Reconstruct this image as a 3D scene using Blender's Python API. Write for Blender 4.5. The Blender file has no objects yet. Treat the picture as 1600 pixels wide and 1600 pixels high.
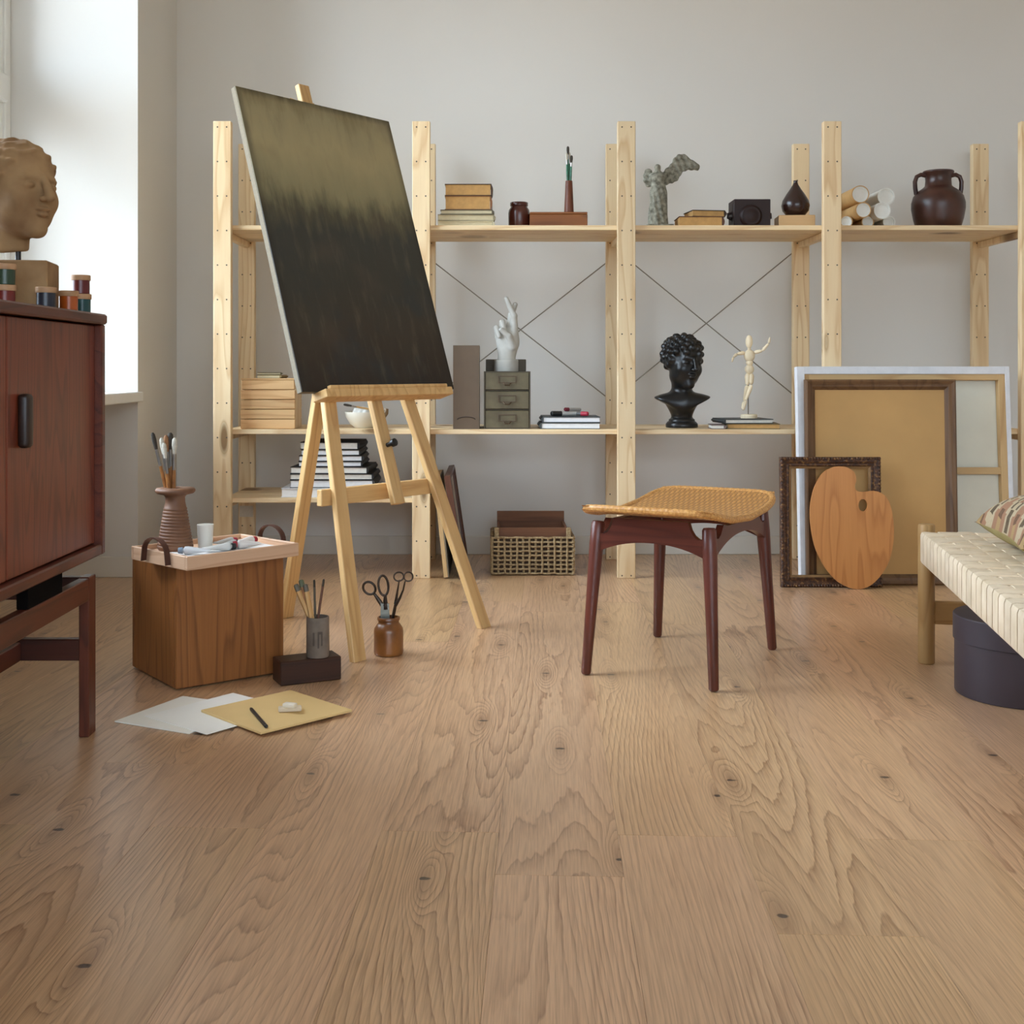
import bpy, bmesh, math, random
import numpy as np
from mathutils import Vector, Matrix
random.seed(7)
V = Vector
PI = math.pi
SC = bpy.context.scene
COL = SC.collection

# ------------------------------------------------------------------ camera
CAMH, FPX, PX, PY = 0.78, 1900.0, 765.0, 578.0
cd = bpy.data.cameras.new('camera'); cam = bpy.data.objects.new('camera', cd); COL.objects.link(cam)
cd.sensor_width = 36.0; cd.lens = 36.0 * FPX / 1600.0
cd.shift_x = (800 - PX) / 1600.0; cd.shift_y = -(800 - PY) / 1600.0
cd.clip_start = 0.05; cd.clip_end = 100
cam.location = (0, 0, CAMH); cam.rotation_euler = (PI / 2, 0, 0)
SC.camera = cam

# ------------------------------------------------------------------ daylight
YFW = -4.0                                   # wall behind the camera
SKY = 25.0
w = bpy.data.worlds.new('daylight'); SC.world = w; w.use_nodes = True
nt = w.node_tree; nt.nodes.clear()
tc = nt.nodes.new('ShaderNodeTexCoord'); sp = nt.nodes.new('ShaderNodeSeparateXYZ')
rp = nt.nodes.new('ShaderNodeValToRGB'); bg = nt.nodes.new('ShaderNodeBackground'); wo = nt.nodes.new('ShaderNodeOutputWorld')
for p_, k_ in ((.49, None), (.505, .50), (.75, 1.0), (1.0, 1.5)):
    e_ = rp.color_ramp.elements[0] if p_ == .49 else rp.color_ramp.elements.new(p_)
    e_.position = p_; e_.color = (.13, .12, .10, 1) if k_ is None else (.53 * k_, .645 * k_, .76 * k_, 1)
rp.color_ramp.elements.remove(rp.color_ramp.elements[-1]) if len(rp.color_ramp.elements) > 4 else None
mr = nt.nodes.new('ShaderNodeMapRange'); mr.inputs[1].default_value = -1; mr.inputs[2].default_value = 1
nt.links.new(tc.outputs['Generated'], sp.inputs[0]); nt.links.new(sp.outputs[2], mr.inputs[0])
nt.links.new(mr.outputs[0], rp.inputs[0]); nt.links.new(rp.outputs[0], bg.inputs[0])
bg.inputs[1].default_value = SKY
nt.links.new(bg.outputs[0], wo.inputs[0])

# left window, then three unseen ones added behind the camera for fill: inner face origin, direction along the width, outward direction, width (sill .70, head 3.05)
SEEN_AND_FILL_WINS = [((-1.803, 2.28), (0, 1), (-1, 0), 2.30), ((3.15, YFW), (-1, 0), (0, -1), 1.30), ((1.65, YFW), (-1, 0), (0, -1), 1.30), ((.15, YFW), (-1, 0), (0, -1), 1.30)]
for (ox, oy), (ux, uy), (nx, ny), ww in SEEN_AND_FILL_WINS:
    ld = bpy.data.lights.new('window_portal', 'AREA'); lo = bpy.data.objects.new('window_portal', ld); COL.objects.link(lo)
    ld.shape = 'RECTANGLE'; ld.size = ww; ld.size_y = 2.35; ld.cycles.is_portal = True
    lo.location = (ox + ux * ww / 2 + nx * .12, oy + uy * ww / 2 + ny * .12, 1.875)
    lo.rotation_euler = Vector((-nx, -ny, 0)).to_track_quat('-Z', 'Z').to_euler()
vs = SC.view_settings
vs.view_transform = 'Standard'; vs.look = 'None'; vs.gamma = 1.0; vs.use_curve_mapping = False
vs.exposure = 0.06
SC.cycles.use_denoising = True
SC.cycles.max_bounces = 10; SC.cycles.diffuse_bounces = 6; SC.cycles.transparent_max_bounces = 12
SC.cycles.sample_clamp_indirect = 8.0

# ------------------------------------------------------------------ helpers
def at(x, y, Y):
    "world point seen at photo pixel (x, y) and standing Y metres from the camera"
    return V(((x - PX) * Y / FPX, Y, CAMH - (y - PY) * Y / FPX))

def lin(c):
    return tuple(((v / 255.0) / 12.92 if v <= 10 else (((v / 255.0) + .055) / 1.055) ** 2.4) for v in c)

WM = {}
def obj(name, bm, mat, parent=None, M=None, sharp=35):
    me = bpy.data.meshes.new(name)
    bmesh.ops.recalc_face_normals(bm, faces=bm.faces[:])
    bm.to_mesh(me); bm.free()
    me.polygons.foreach_set('use_smooth', [True] * len(me.polygons))
    me.set_sharp_from_angle(angle=math.radians(sharp))
    me.materials.append(mat)
    return link(name, me, parent, M)

def link(name, me, parent=None, M=None):
    o = bpy.data.objects.new(name, me); COL.objects.link(o)
    M = M or Matrix.Identity(4)
    o.matrix_basis = M
    if parent is not None:
        o.parent = parent; o.matrix_parent_inverse = WM[parent.name].inverted()
    WM[o.name] = M.copy()
    return o

def tag(o, label, cat, group=None):
    o['label'] = label; o['category'] = cat
    if group: o['group'] = group
    return o

def thing(name, label, cat, loc=(0, 0, 0), group=None):
    o = bpy.data.objects.new(name, None); COL.objects.link(o); o.location = loc
    o.empty_display_size = .05
    WM[o.name] = Matrix.Translation(loc)
    return tag(o, label, cat, group)

def struct(o):
    o['kind'] = 'structure'; return o

def nb(): return bmesh.new()
T = Matrix.Translation
def RZ(a): return Matrix.Rotation(a, 4, 'Z')
def RX(a): return Matrix.Rotation(a, 4, 'X')
def RY(a): return Matrix.Rotation(a, 4, 'Y')

def frame(o, x, y, z):
    m = Matrix.Identity(4)
    for i, a in enumerate((x, y, z)):
        m[0][i], m[1][i], m[2][i] = a[0], a[1], a[2]
    m[0][3], m[1][3], m[2][3] = o[0], o[1], o[2]
    return m

def box(bm, c, s, bev=0.0, M=None, seg=1):
    m = T(c) @ Matrix.Diagonal((s[0], s[1], s[2], 1))
    if M is not None: m = M @ m
    r = bmesh.ops.create_cube(bm, size=1.0, matrix=m)
    if bev > 0:
        es = list({e for v in r['verts'] for e in v.link_edges})
        bmesh.ops.bevel(bm, geom=es, offset=bev, segments=seg, affect='EDGES', profile=.5)
    return bm

def box2(bm, lo, hi, bev=0.0, M=None, seg=1):
    lo = V(lo); hi = V(hi)
    return box(bm, (lo + hi) / 2, hi - lo, bev, M, seg)

def lathe(bm, prof, seg=32, M=None, caps=True):
    M = M or Matrix.Identity(4)
    rings = []
    for r, z in prof:
        if r < 1e-6: rings.append([bm.verts.new(M @ V((0, 0, z)))])
        else: rings.append([bm.verts.new(M @ V((r * math.cos(2 * PI * i / seg), r * math.sin(2 * PI * i / seg), z))) for i in range(seg)])
    for a, b in zip(rings, rings[1:]):
        if len(a) == 1 and len(b) == 1: continue
        for i in range(seg):
            j = (i + 1) % seg
            if len(a) == 1: bm.faces.new((a[0], b[i], b[j]))
            elif len(b) == 1: bm.faces.new((a[i], a[j], b[0]))
            else: bm.faces.new((a[i], a[j], b[j], b[i]))
    if caps:
        if len(rings[0]) > 1: bm.faces.new(rings[0][::-1])
        if len(rings[-1]) > 1: bm.faces.new(rings[-1])
    return bm

def tube(bm, pts, r, seg=8, closed=False, flat=1.0):
    pts = [V(p) for p in pts]; n = len(pts)
    rs = r if isinstance(r, (list, tuple)) else [r] * n
    rings = []; up = None
    for i in range(n):
        if closed: t = (pts[(i + 1) % n] - pts[i - 1]).normalized()
        else: t = (pts[min(i + 1, n - 1)] - pts[max(i - 1, 0)]).normalized()
        if up is None:
            up = t.orthogonal().normalized()
        up = (up - t * up.dot(t)).normalized()
        b = t.cross(up)
        rings.append([bm.verts.new(pts[i] + (up * math.cos(2 * PI * k / seg) + b * math.sin(2 * PI * k / seg) * flat) * rs[i]) for k in range(seg)])
    m = n if closed else n - 1
    for i in range(m):
        a, b = rings[i], rings[(i + 1) % n]
        for k in range(seg):
            bm.faces.new((a[k], a[(k + 1) % seg], b[(k + 1) % seg], b[k]))
    if not closed:
        bm.faces.new(rings[0][::-1]); bm.faces.new(rings[-1])
    return bm

def prism(bm, outline, d0, d1, M=None, bev=0):
    "2-D outline in local XY extruded along local Z from d0 to d1"
    M = M or Matrix.Identity(4)
    a = [bm.verts.new(M @ V((x, y, d0))) for x, y in outline]
    b = [bm.verts.new(M @ V((x, y, d1))) for x, y in outline]
    n = len(a)
    bm.faces.new(a[::-1]); bm.faces.new(b)
    for i in range(n):
        bm.faces.new((a[i], a[(i + 1) % n], b[(i + 1) % n], b[i]))
    return bm

def ribbon(bm, pts, width, thick, M):
    "strip following 2-D points (local x, z), width along local y"
    pts = [V((p[0], p[1])) for p in pts]; n = len(pts); L = []
    for i in range(n):
        t = (pts[min(i + 1, n - 1)] - pts[max(i - 1, 0)]).normalized(); nn = V((-t.y, t.x)) * thick / 2
        a, b = pts[i] + nn, pts[i] - nn; h = width / 2
        L.append([bm.verts.new(M @ V((q.x, s * h, q.y))) for q, s in ((a, -1), (a, 1), (b, 1), (b, -1))])
    for i in range(n - 1):
        for k in range(4):
            bm.faces.new((L[i][k], L[i][(k + 1) % 4], L[i + 1][(k + 1) % 4], L[i + 1][k]))
    bm.faces.new(L[0][::-1]); bm.faces.new(L[-1])
    return bm

def bar_frame(p0, p1, side):
    p0 = V(p0); p1 = V(p1); z = (p1 - p0).normalized(); x = V(side); x = (x - z * x.dot(z)).normalized(); y = z.cross(x)
    return frame((p0 + p1) / 2, x, y, z), (p1 - p0).length

def bar(name, p0, p1, wx, wy, mat, parent, side=(1, 0, 0), bev=.002):
    "rectangular bar: wx along the side direction, wy across"
    M, L = bar_frame(p0, p1, side)
    return obj(name, box(nb(), (0, 0, 0), (wx, wy, L), bev), mat, parent, M)

def rod(name, p0, p1, r0, r1, mat, parent, seg=16, rnd=True):
    M, L = bar_frame(p0, p1, (1, 0.01, 0.013) if abs((V(p1) - V(p0)).normalized().x) < .9 else (0, 1, 0))
    e = min(r0, r1) * .25 if rnd else 0
    pr = [(r0 - e, -L / 2), (r0, -L / 2 + e), (r1, L / 2 - e), (r1 - e, L / 2)] if rnd else [(r0, -L / 2), (r1, L / 2)]
    return obj(name, lathe(nb(), pr, seg), mat, parent, M)

# ---- implicit surfaces (sculptures)
def sdf_bm(fn, lo, hi, n):
    lo = np.array(lo, float); hi = np.array(hi, float); h = (hi - lo).max() / n
    dims = np.ceil((hi - lo) / h).astype(int) + 1
    ax = [lo[i] + h * np.arange(dims[i]) for i in range(3)]
    G = np.stack(np.meshgrid(*ax, indexing='ij'), -1)
    D = fn(G.reshape(-1, 3)).reshape(dims)
    S = D < 0
    cs = tuple(dims - 1); acc = np.zeros(cs + (3,)); cnt = np.zeros(cs)
    base = G[:-1, :-1, :-1]
    cor = [(i, j, k) for i in (0, 1) for j in (0, 1) for k in (0, 1)]
    for a in cor:
        for axis in range(3):
            if a[axis]: continue
            b = list(a); b[axis] = 1
            sa = tuple(slice(a[i], a[i] + cs[i]) for i in range(3)); sb = tuple(slice(b[i], b[i] + cs[i]) for i in range(3))
            da, db = D[sa], D[sb]; m = (da < 0) != (db < 0)
            t = np.where(m, da / np.where(m, da - db, 1), 0)
            p = np.zeros(cs + (3,)); 
            for i in range(3): p[..., i] = a[i]
            p[..., axis] += t
            acc += p * m[..., None]; cnt += m
    act = cnt > 0
    idx = -np.ones(cs, int); idx[act] = np.arange(act.sum())
    P = base[act] + acc[act] / cnt[act][:, None] * h
    F = []
    for axis in range(3):
        o = [i for i in range(3) if i != axis]
        sl = [slice(None)] * 3; sl2 = [slice(None)] * 3; sl[axis] = slice(0, -1); sl2[axis] = slice(1, None)
        m = S[tuple(sl)] != S[tuple(sl2)]
        I = np.argwhere(m)
        I = I[(I[:, o[0]] > 0) & (I[:, o[1]] > 0) & (I[:, o[0]] < cs[o[0]]) & (I[:, o[1]] < cs[o[1]])]
        q = []
        for d0, d1 in ((-1, -1), (0, -1), (0, 0), (-1, 0)):
            J = I.copy(); J[:, o[0]] += d0; J[:, o[1]] += d1
            q.append(idx[J[:, 0], J[:, 1], J[:, 2]])
        F.append(np.stack(q, 1))
    F = np.concatenate(F); F = F[(F >= 0).all(1)]
    me = bpy.data.meshes.new('tmp'); me.from_pydata(P.tolist(), [], F.tolist())
    bm = nb(); bm.from_mesh(me); bpy.data.meshes.remove(me)
    return bm

def s_ell(P, c, r, R=None):
    q = P - np.array(c)
    if R is not None: q = q @ np.array(R)
    r = np.array(r, float); k0 = np.linalg.norm(q / r, axis=1); k1 = np.linalg.norm(q / (r * r), axis=1) + 1e-9
    return k0 * (k0 - 1) / k1
def s_cap(P, a, b, ra, rb):
    a = np.array(a, float); b = np.array(b, float); d = b - a
    t = np.clip(((P - a) @ d) / max(d @ d, 1e-12), 0, 1)
    return np.linalg.norm(P - a - t[:, None] * d, axis=1) - (ra + (rb - ra) * t)
def smin(a, b, k):
    h = np.clip(.5 + .5 * (b - a) / k, 0, 1)
    return b + (a - b) * h - k * h * (1 - h)
def smax(a, b, k): return -smin(-a, -b, k)

# ------------------------------------------------------------------ materials
class NM:
    def __init__(s, name, rough=.5, metal=0, spec=.5):
        s.m = bpy.data.materials.new(name); s.m.use_nodes = True
        s.t = s.m.node_tree; s.b = s.t.nodes['Principled BSDF']
        s.b.inputs['Roughness'].default_value = rough; s.b.inputs['Metallic'].default_value = metal
        s.b.inputs['Specular IOR Level'].default_value = spec
    def n(s, ty, **k):
        x = s.t.nodes.new('ShaderNode' + ty)
        for a, b in k.items(): setattr(x, a, b)
        return x
    def l(s, a, b): s.t.links.new(a, b)
    def put(s, sock, v):
        if hasattr(v, 'is_linked'): s.l(v, sock)
        else: sock.default_value = v
    def math(s, op, a, b=0.0, c=0.0, clamp=False):
        x = s.n('Math', operation=op, use_clamp=clamp)
        s.put(x.inputs[0], a); s.put(x.inputs[1], b); s.put(x.inputs[2], c)
        return x.outputs[0]
    def xyz(s, x, y, z):
        c = s.n('CombineXYZ'); s.put(c.inputs[0], x); s.put(c.inputs[1], y); s.put(c.inputs[2], z); return c.outputs[0]
    def sep(s, v):
        c = s.n('SeparateXYZ'); s.l(v, c.inputs[0]); return c.outputs
    def noise(s, v, scale=1.0, det=2.0, rough=.5, dist=0.0):
        x = s.n('TexNoise'); s.put(x.inputs['Vector'], v); x.inputs['Scale'].default_value = scale
        x.inputs['Detail'].default_value = det; x.inputs['Roughness'].default_value = rough; x.inputs['Distortion'].default_value = dist
        return x.outputs['Fac']
    def ramp(s, f, stops, interp='LINEAR'):
        x = s.n('ValToRGB'); s.l(f, x.inputs[0]); cr = x.color_ramp; cr.interpolation = interp
        while len(cr.elements) > 1: cr.elements.remove(cr.elements[-1])
        for i, (p, c) in enumerate(stops):
            e = cr.elements[0] if i == 0 else cr.elements.new(p)
            e.position = p; e.color = (c[0], c[1], c[2], 1) if not isinstance(c, (int, float)) else (c, c, c, 1)
        return x.outputs[0]
    def mix(s, f, a, b, mode='MIX'):
        x = s.n('Mix', data_type='RGBA', blend_type=mode); s.put(x.inputs[0], f)
        for k, v in ((6, a), (7, b)):
            if hasattr(v, 'is_linked'): s.l(v, x.inputs[k])
            else: x.inputs[k].default_value = (v[0], v[1], v[2], 1)
        return x.outputs[2]
    def sm(s, v, a, b):
        x = s.n('MapRange', interpolation_type='SMOOTHSTEP'); s.put(x.inputs[0], v); x.inputs[1].default_value = a; x.inputs[2].default_value = b
        return x.outputs[0]
    def col(s, c):
        if hasattr(c, 'is_linked'): s.l(c, s.b.inputs['Base Color'])
        else: s.b.inputs['Base Color'].default_value = (c[0], c[1], c[2], 1)
    def bump(s, h, strength=.2, dist=.002):
        x = s.n('Bump'); x.inputs['Strength'].default_value = strength; x.inputs['Distance'].default_value = dist
        s.l(h, x.inputs['Height']); s.l(x.outputs[0], s.b.inputs['Normal'])
    def obc(s): return s.n('TexCoord').outputs['Object']
    def rnd(s): return s.n('ObjectInfo').outputs['Random']

def plain(name, c, rough=.6, var=.12, scale=25, metal=0, bump=0, spec=.5, c2=None):
    k = NM(name, rough, metal, spec)
    c = lin(c); c2 = lin(c2) if c2 else tuple(v * (1 - var) for v in c)
    v = k.obc(); f = k.noise(v, scale, 4)
    k.col(k.ramp(f, [(.3, c2), (.7, c)]))
    if bump: k.bump(k.noise(v, scale * 4, 3), bump)
    return k.m

def wood(name, c, dark, axis='Z', rings=10, wid=6.0, rough=.5, knots=0, fine=.25, coat=0, spec=.4):
    "grain runs along the given local axis; wid = cross-grain frequency (1/m)"
    k = NM(name, rough, 0, spec)
    c = lin(c); dark = lin(dark)
    x, y, z = k.sep(k.obc())[:3]
    if axis == 'X': x, z = z, x
    if axis == 'Y': y, z = z, y
    R = k.math('MULTIPLY', k.rnd(), 43.0)
    v = k.xyz(k.math('MULTIPLY_ADD', x, wid, R), k.math('MULTIPLY', y, wid), k.math('MULTIPLY_ADD', z, wid * .11, R))
    h = k.math('MULTIPLY', k.noise(v, 1, 2, .45), rings)
    h = k.math('ADD', h, k.math('MULTIPLY', k.math('ADD', x, y), wid * .55))
    kd = None
    if knots:
        vv = k.xyz(k.math('MULTIPLY_ADD', x, 16.0, R), k.math('MULTIPLY', y, 3.0), k.math('MULTIPLY_ADD', z, 4.2, R))
        vo = k.n('TexVoronoi'); k.l(vv, vo.inputs['Vector']); vo.inputs['Scale'].default_value = 1
        msk = k.sm(k.sep(vo.outputs['Color'])[0], 1 - knots, 1 - knots + .02)
        kd = k.math('MULTIPLY', k.math('SUBTRACT', 1.0, k.sm(vo.outputs['Distance'], .10, .34)), msk)
        h = k.math('ADD', h, k.math('MULTIPLY', kd, 2.2))
    fr = k.math('FRACT', h)
    lines = k.ramp(fr, [(0, 0.0), (.55, .25), (.85, 1.0), (1, 0.0)])
    fv = k.xyz(k.math('MULTIPLY_ADD', x, 260, R), k.math('MULTIPLY', y, 260), k.math('MULTIPLY', z, 7.0))
    f2 = k.noise(fv, 1, 2, .6)
    f = k.math('ADD', k.math('MULTIPLY', lines, .55), k.math('MULTIPLY', k.math('SUBTRACT', f2, .35), fine * 2), clamp=True)
    base = k.mix(f, c, dark)
    tone = k.math('MULTIPLY_ADD', k.rnd(), .22, .89)
    hs = k.n('HueSaturation'); k.l(base, hs.inputs['Color']); k.l(tone, hs.inputs['Value'])
    out = hs.outputs[0]
    if knots:
        out = k.mix(k.math('MULTIPLY', kd, 1.15, clamp=True), out, tuple(v * .45 for v in dark))
    k.col(out); k.bump(f2, .12, .001)
    if coat: k.b.inputs['Coat Weight'].default_value = coat; k.b.inputs['Coat Roughness'].default_value = .25
    return k.m

def floor_mat():
    k = NM('oak_floor', .42, 0, .5)
    x, y, z = k.sep(k.obc())[:3]
    rn = k.rnd(); R = k.math('MULTIPLY', rn, 57.0)
    rn2 = k.math('FRACT', k.math('MULTIPLY', rn, 7.31)); rn3 = k.math('FRACT', k.math('MULTIPLY', rn, 13.7))
    wob = k.noise(k.xyz(k.math('MULTIPLY', x, 60), k.math('MULTIPLY', y, 9), R), 1, 2, .6)
    n = k.noise(k.xyz(k.math('MULTIPLY', x, 4.4), k.math('MULTIPLY', y, .40), R), 1, 1.2, .4, .1)
    slope = k.math('MULTIPLY_ADD', rn2, 170.0, -85.0)
    h = k.math('MULTIPLY_ADD', n, 40.0, k.math('MULTIPLY', x, slope))
    h = k.math('MULTIPLY_ADD', wob, .75, h)
    # knots: the rings bend round them in long eyes, the heart is a short dark crack across the grain
    vo = k.n('TexVoronoi', voronoi_dimensions='2D'); vo.inputs['Scale'].default_value = 1
    vv = k.xyz(k.math('MULTIPLY_ADD', x, 7.0, R), k.math('MULTIPLY_ADD', y, 1.45, R), 0.0); k.l(vv, vo.inputs['Vector'])
    cc = k.sep(vo.outputs['Color']); msk = k.sm(cc[0], .48, .49)
    dl = k.n('VectorMath', operation='SUBTRACT'); k.l(vv, dl.inputs[0]); k.l(vo.outputs['Position'], dl.inputs[1])
    dx_, dy_ = k.sep(dl.outputs[0])[:2]
    dxm = k.math('DIVIDE', dx_, 7.0); dym = k.math('DIVIDE', dy_, 1.45)
    jit = k.noise(k.xyz(k.math('MULTIPLY', x, 90), k.math('MULTIPLY', y, 60), R), 1, 2)
    de = k.math('SQRT', k.math('ADD', k.math('POWER', k.math('ABSOLUTE', k.math('DIVIDE', dxm, .040)), 2.0), k.math('POWER', k.math('ABSOLUTE', k.math('DIVIDE', dym, .20)), 2.0)))
    g = k.math('MULTIPLY', k.math('SUBTRACT', 1.0, k.sm(de, 0.0, 1.0)), msk)
    h = k.math('MULTIPLY_ADD', g, 5.0, h)
    fr = k.math('FRACT', h)
    lines = k.ramp(fr, [(0, 0.0), (.45, .10), (.78, .50), (.92, 1.0), (1, .0)])
    gate = k.sm(k.noise(k.xyz(k.math('MULTIPLY', x, 8), k.math('MULTIPLY', y, .8), k.math('ADD', R, 20.0)), 1, 2), .30, .60)
    lines = k.math('MULTIPLY', lines, k.math('MULTIPLY_ADD', gate, .72, .28))
    por = k.noise(k.xyz(k.math('MULTIPLY', x, 330), k.math('MULTIPLY', y, 8), R), 1, 2, .65)
    f = k.math('ADD', k.math('MULTIPLY', lines, .66), k.math('MULTIPLY', k.math('SUBTRACT', por, .40), 1.35), clamp=True)
    big = k.noise(k.xyz(k.math('MULTIPLY', x, 4), k.math('MULTIPLY', y, .8), k.math('ADD', R, 9.0)), 1, 2)
    ca = k.mix(rn3, lin((216, 178, 130)), lin((219, 178, 140)))
    cb = k.mix(rn3, lin((138, 97, 57)), lin((142, 97, 64)))
    base = k.mix(f, ca, cb)
    base = k.mix(k.math('MULTIPLY', k.sm(big, .48, .75), .38), base, lin((176, 138, 100)))
    kh = k.math('MULTIPLY', k.math('SUBTRACT', 1.0, k.sm(de, .05, .60)), msk)
    base = k.mix(k.math('MULTIPLY', kh, .50), base, lin((132, 92, 58)))
    dh = k.math('SQRT', k.math('ADD', k.math('POWER', k.math('ABSOLUTE', dxm), 2.0), k.math('POWER', k.math('ABSOLUTE', k.math('MULTIPLY', dym, 1.7)), 2.0)))
    dh = k.math('MULTIPLY_ADD', k.math('SUBTRACT', jit, .5), .016, dh)
    cr = k.math('MULTIPLY', k.math('SUBTRACT', 1.0, k.sm(dh, .007, .012)), msk)
    base = k.mix(k.math('MULTIPLY', cr, .92), base, lin((40, 26, 20)))
    hs = k.n('HueSaturation'); k.l(base, hs.inputs['Color']); k.l(k.math('MULTIPLY_ADD', rn2, .12, .94), hs.inputs['Value'])
    k.col(hs.outputs[0])
    k.l(k.math('MULTIPLY_ADD', f, .14, .36), k.b.inputs['Roughness'])
    k.b.inputs['Coat Weight'].default_value = .9; k.b.inputs['Coat Roughness'].default_value = .36; k.b.inputs['Coat IOR'].default_value = 1.75
    k.bump(k.math('ADD', k.math('MULTIPLY', f, -1.0), k.math('MULTIPLY', cr, -1.0)), .12, .0008)
    return k.m

def wall_mat(name, c):
    k = NM(name, .85, 0, .2); v = k.obc()
    k.col(k.ramp(k.noise(v, 1.3, 3), [(.3, tuple(q * .975 for q in lin(c))), (.7, lin(c))]))
    k.bump(k.noise(v, 90, 3), .05, .002)
    return k.m

M_WALL = wall_mat('wall_paint', (218, 215, 209)); M_TRIM = wall_mat('trim_paint', (216, 212, 202))
M_CEIL = wall_mat('ceiling_paint', (236, 234, 230))
M_FLOOR = floor_mat()
M_PINE = wood('pine', (235, 211, 170), (200, 158, 108), 'Z', 9, 9, .55, .30, .14)
M_PINEX = wood('pine_board', (235, 211, 170), (200, 158, 108), 'X', 9, 9, .55, .22, .14)
M_EASEL = wood('beech', (214, 176, 120), (178, 130, 76), 'Z', 7, 12, .45, 0, .2)
M_TEAK = wood('teak_veneer', (132, 62, 38), (78, 32, 18), 'Z', 14, 9, .38, 0, .3, .15)
M_TEAKY = wood('teak_rail', (104, 50, 32), (56, 24, 15), 'Y', 10, 9, .4, 0, .3, .15)
M_TEAKZ = wood('teak_leg', (104, 50, 32), (56, 24, 15), 'Z', 10, 9, .4, 0, .3, .15)
M_STOOL = wood('stool_teak', (96, 46, 34), (56, 24, 18), 'Z', 8, 12, .38, 0, .25, .2)
M_STOOLX = wood('stool_apron_teak', (96, 46, 34), (64, 28, 20), 'X', 5, 12, .38, 0, .25, .2)
M_BOX = wood('walnut', (148, 94, 48), (98, 56, 25), 'Z', 12, 8, .45, 0, .3)
M_BOXX = wood('walnut_top', (132, 84, 44), (78, 42, 18), 'X', 12, 8, .45, 0, .3)
M_DARKW = wood('dark_walnut', (62, 34, 20), (34, 16, 9), 'X', 8, 10, .5, 0, .3)
M_BENCH = wood('oak_frame', (190, 152, 98), (156, 114, 64), 'Z', 8, 11, .5, 0, .2)
M_BENCHX = wood('oak_rail', (190, 152, 98), (156, 114, 64), 'X', 8, 11, .5, 0, .2)
M_TRAY = wood('pale_ash', (212, 176, 146), (182, 140, 108), 'X', 7, 11, .5, 0, .18)
M_PALET = wood('palette_wood', (196, 134, 74), (160, 98, 46), 'Y', 10, 9, .45, 0, .25)
M_CRATE = wood('crate_pine', (216, 178, 128), (180, 130, 80), 'X', 8, 9, .55, 0, .15)
M_MANN = wood('mannequin_wood', (240, 224, 192), (220, 196, 156), 'Z', 4, 20, .5, 0, .1)
M_WHITE = plain('white_lacquer', (236, 236, 232), .35, .03)
M_BLACK = plain('black_metal', (22, 20, 20), .4, .2)

# ------------------------------------------------------------------ room shell
XL, XR, YB, YF, ZC = -1.325, 3.3, 5.15, YFW, 3.35
XO = -2.05                                   # outer face of the thick window wall
struct(obj('wall_back', box2(nb(), (XO, YB, -.1), (XR + .2, YB + .2, ZC)), M_WALL))
struct(obj('wall_right', box2(nb(), (XR, YF, -.1), (XR + .2, YB, ZC)), M_WALL))
b = nb()
for xa, xb in ((XO, -1.15), (.15, .35), (1.65, 1.85), (3.15, XR + .2)): box2(b, (xa, YF - .2, -.1), (xb, YF, ZC))
for xa, xb in ((-1.15, .15), (.35, 1.65), (1.85, 3.15)):  # openings for the added fill windows
    box2(b, (xa, YF - .2, -.1), (xb, YF, .69)); box2(b, (xa, YF - .2, 3.05), (xb, YF, ZC))
struct(obj('wall_front', b, M_WALL))
struct(obj('ceiling', box2(nb(), (XO, YF - .2, ZC), (XR + .2, YB + .2, ZC + .2)), M_CEIL))
NY = [(2.28, 4.58)]            # niches that hold the windows
b = nb()
for y0, y1 in ((4.58, YB), (YF, 2.28)):
    box2(b, (XO, y0, -.1), (XL, y1, ZC))
for y0, y1 in NY:
    box2(b, (XO, y0, -.1), (-1.80, y1, .69))          # parapet under the window
    box2(b, (XO, y0, 3.05), (XL, y1, ZC))             # lintel
struct(obj('wall_left', b, M_WALL))
# floor: sub-floor slab with separate oak planks
flo = struct(obj('floor', box2(nb(), (XO, YF - .2, -.10), (XR + .2, YB + .2, -.015)), plain('screed', (90, 80, 70), .9)))
PW, PL, ANG = .199, 2.05, math.radians(2.6)
FM = T((.016, 2.05, 0)) @ RZ(-ANG)
FI = FM.inverted()
clip = [((XO + .02, 0, 0), (1, 0, 0)), ((XR - .001, 0, 0), (-1, 0, 0)), ((0, YF + .001, 0), (0, 1, 0)), ((0, YB - .001, 0), (0, -1, 0))]
ends = {-1: 0.0, 0: -.17, 1: .0, -2: -.62, -3: .0, 2: -.35, 3: .0, -4: .33, 4: .70, -5: 0.0}
for ci in range(-13, 19):
    off = ends.get(ci, random.uniform(-1, 1))
    for rj in range(-5, 3):
        cx, cy = (ci + .5) * PW, off + (rj + .5) * PL
        M = FM @ T((cx, cy, 0))
        bm = box(nb(), (0, 0, -.007), (PW - .0003, PL - .0003, .014), .0004)
        MI = M.inverted()
        for p, nrm in clip:
            lp = MI @ V(p); ln = MI.to_3x3() @ V(nrm)
            bmesh.ops.bisect_plane(bm, geom=bm.verts[:] + bm.edges[:] + bm.faces[:], plane_co=lp, plane_no=ln, clear_inner=True)
        if len(bm.faces) < 5: bm.free(); continue
        obj('plank', bm, M_FLOOR, flo, M)
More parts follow.
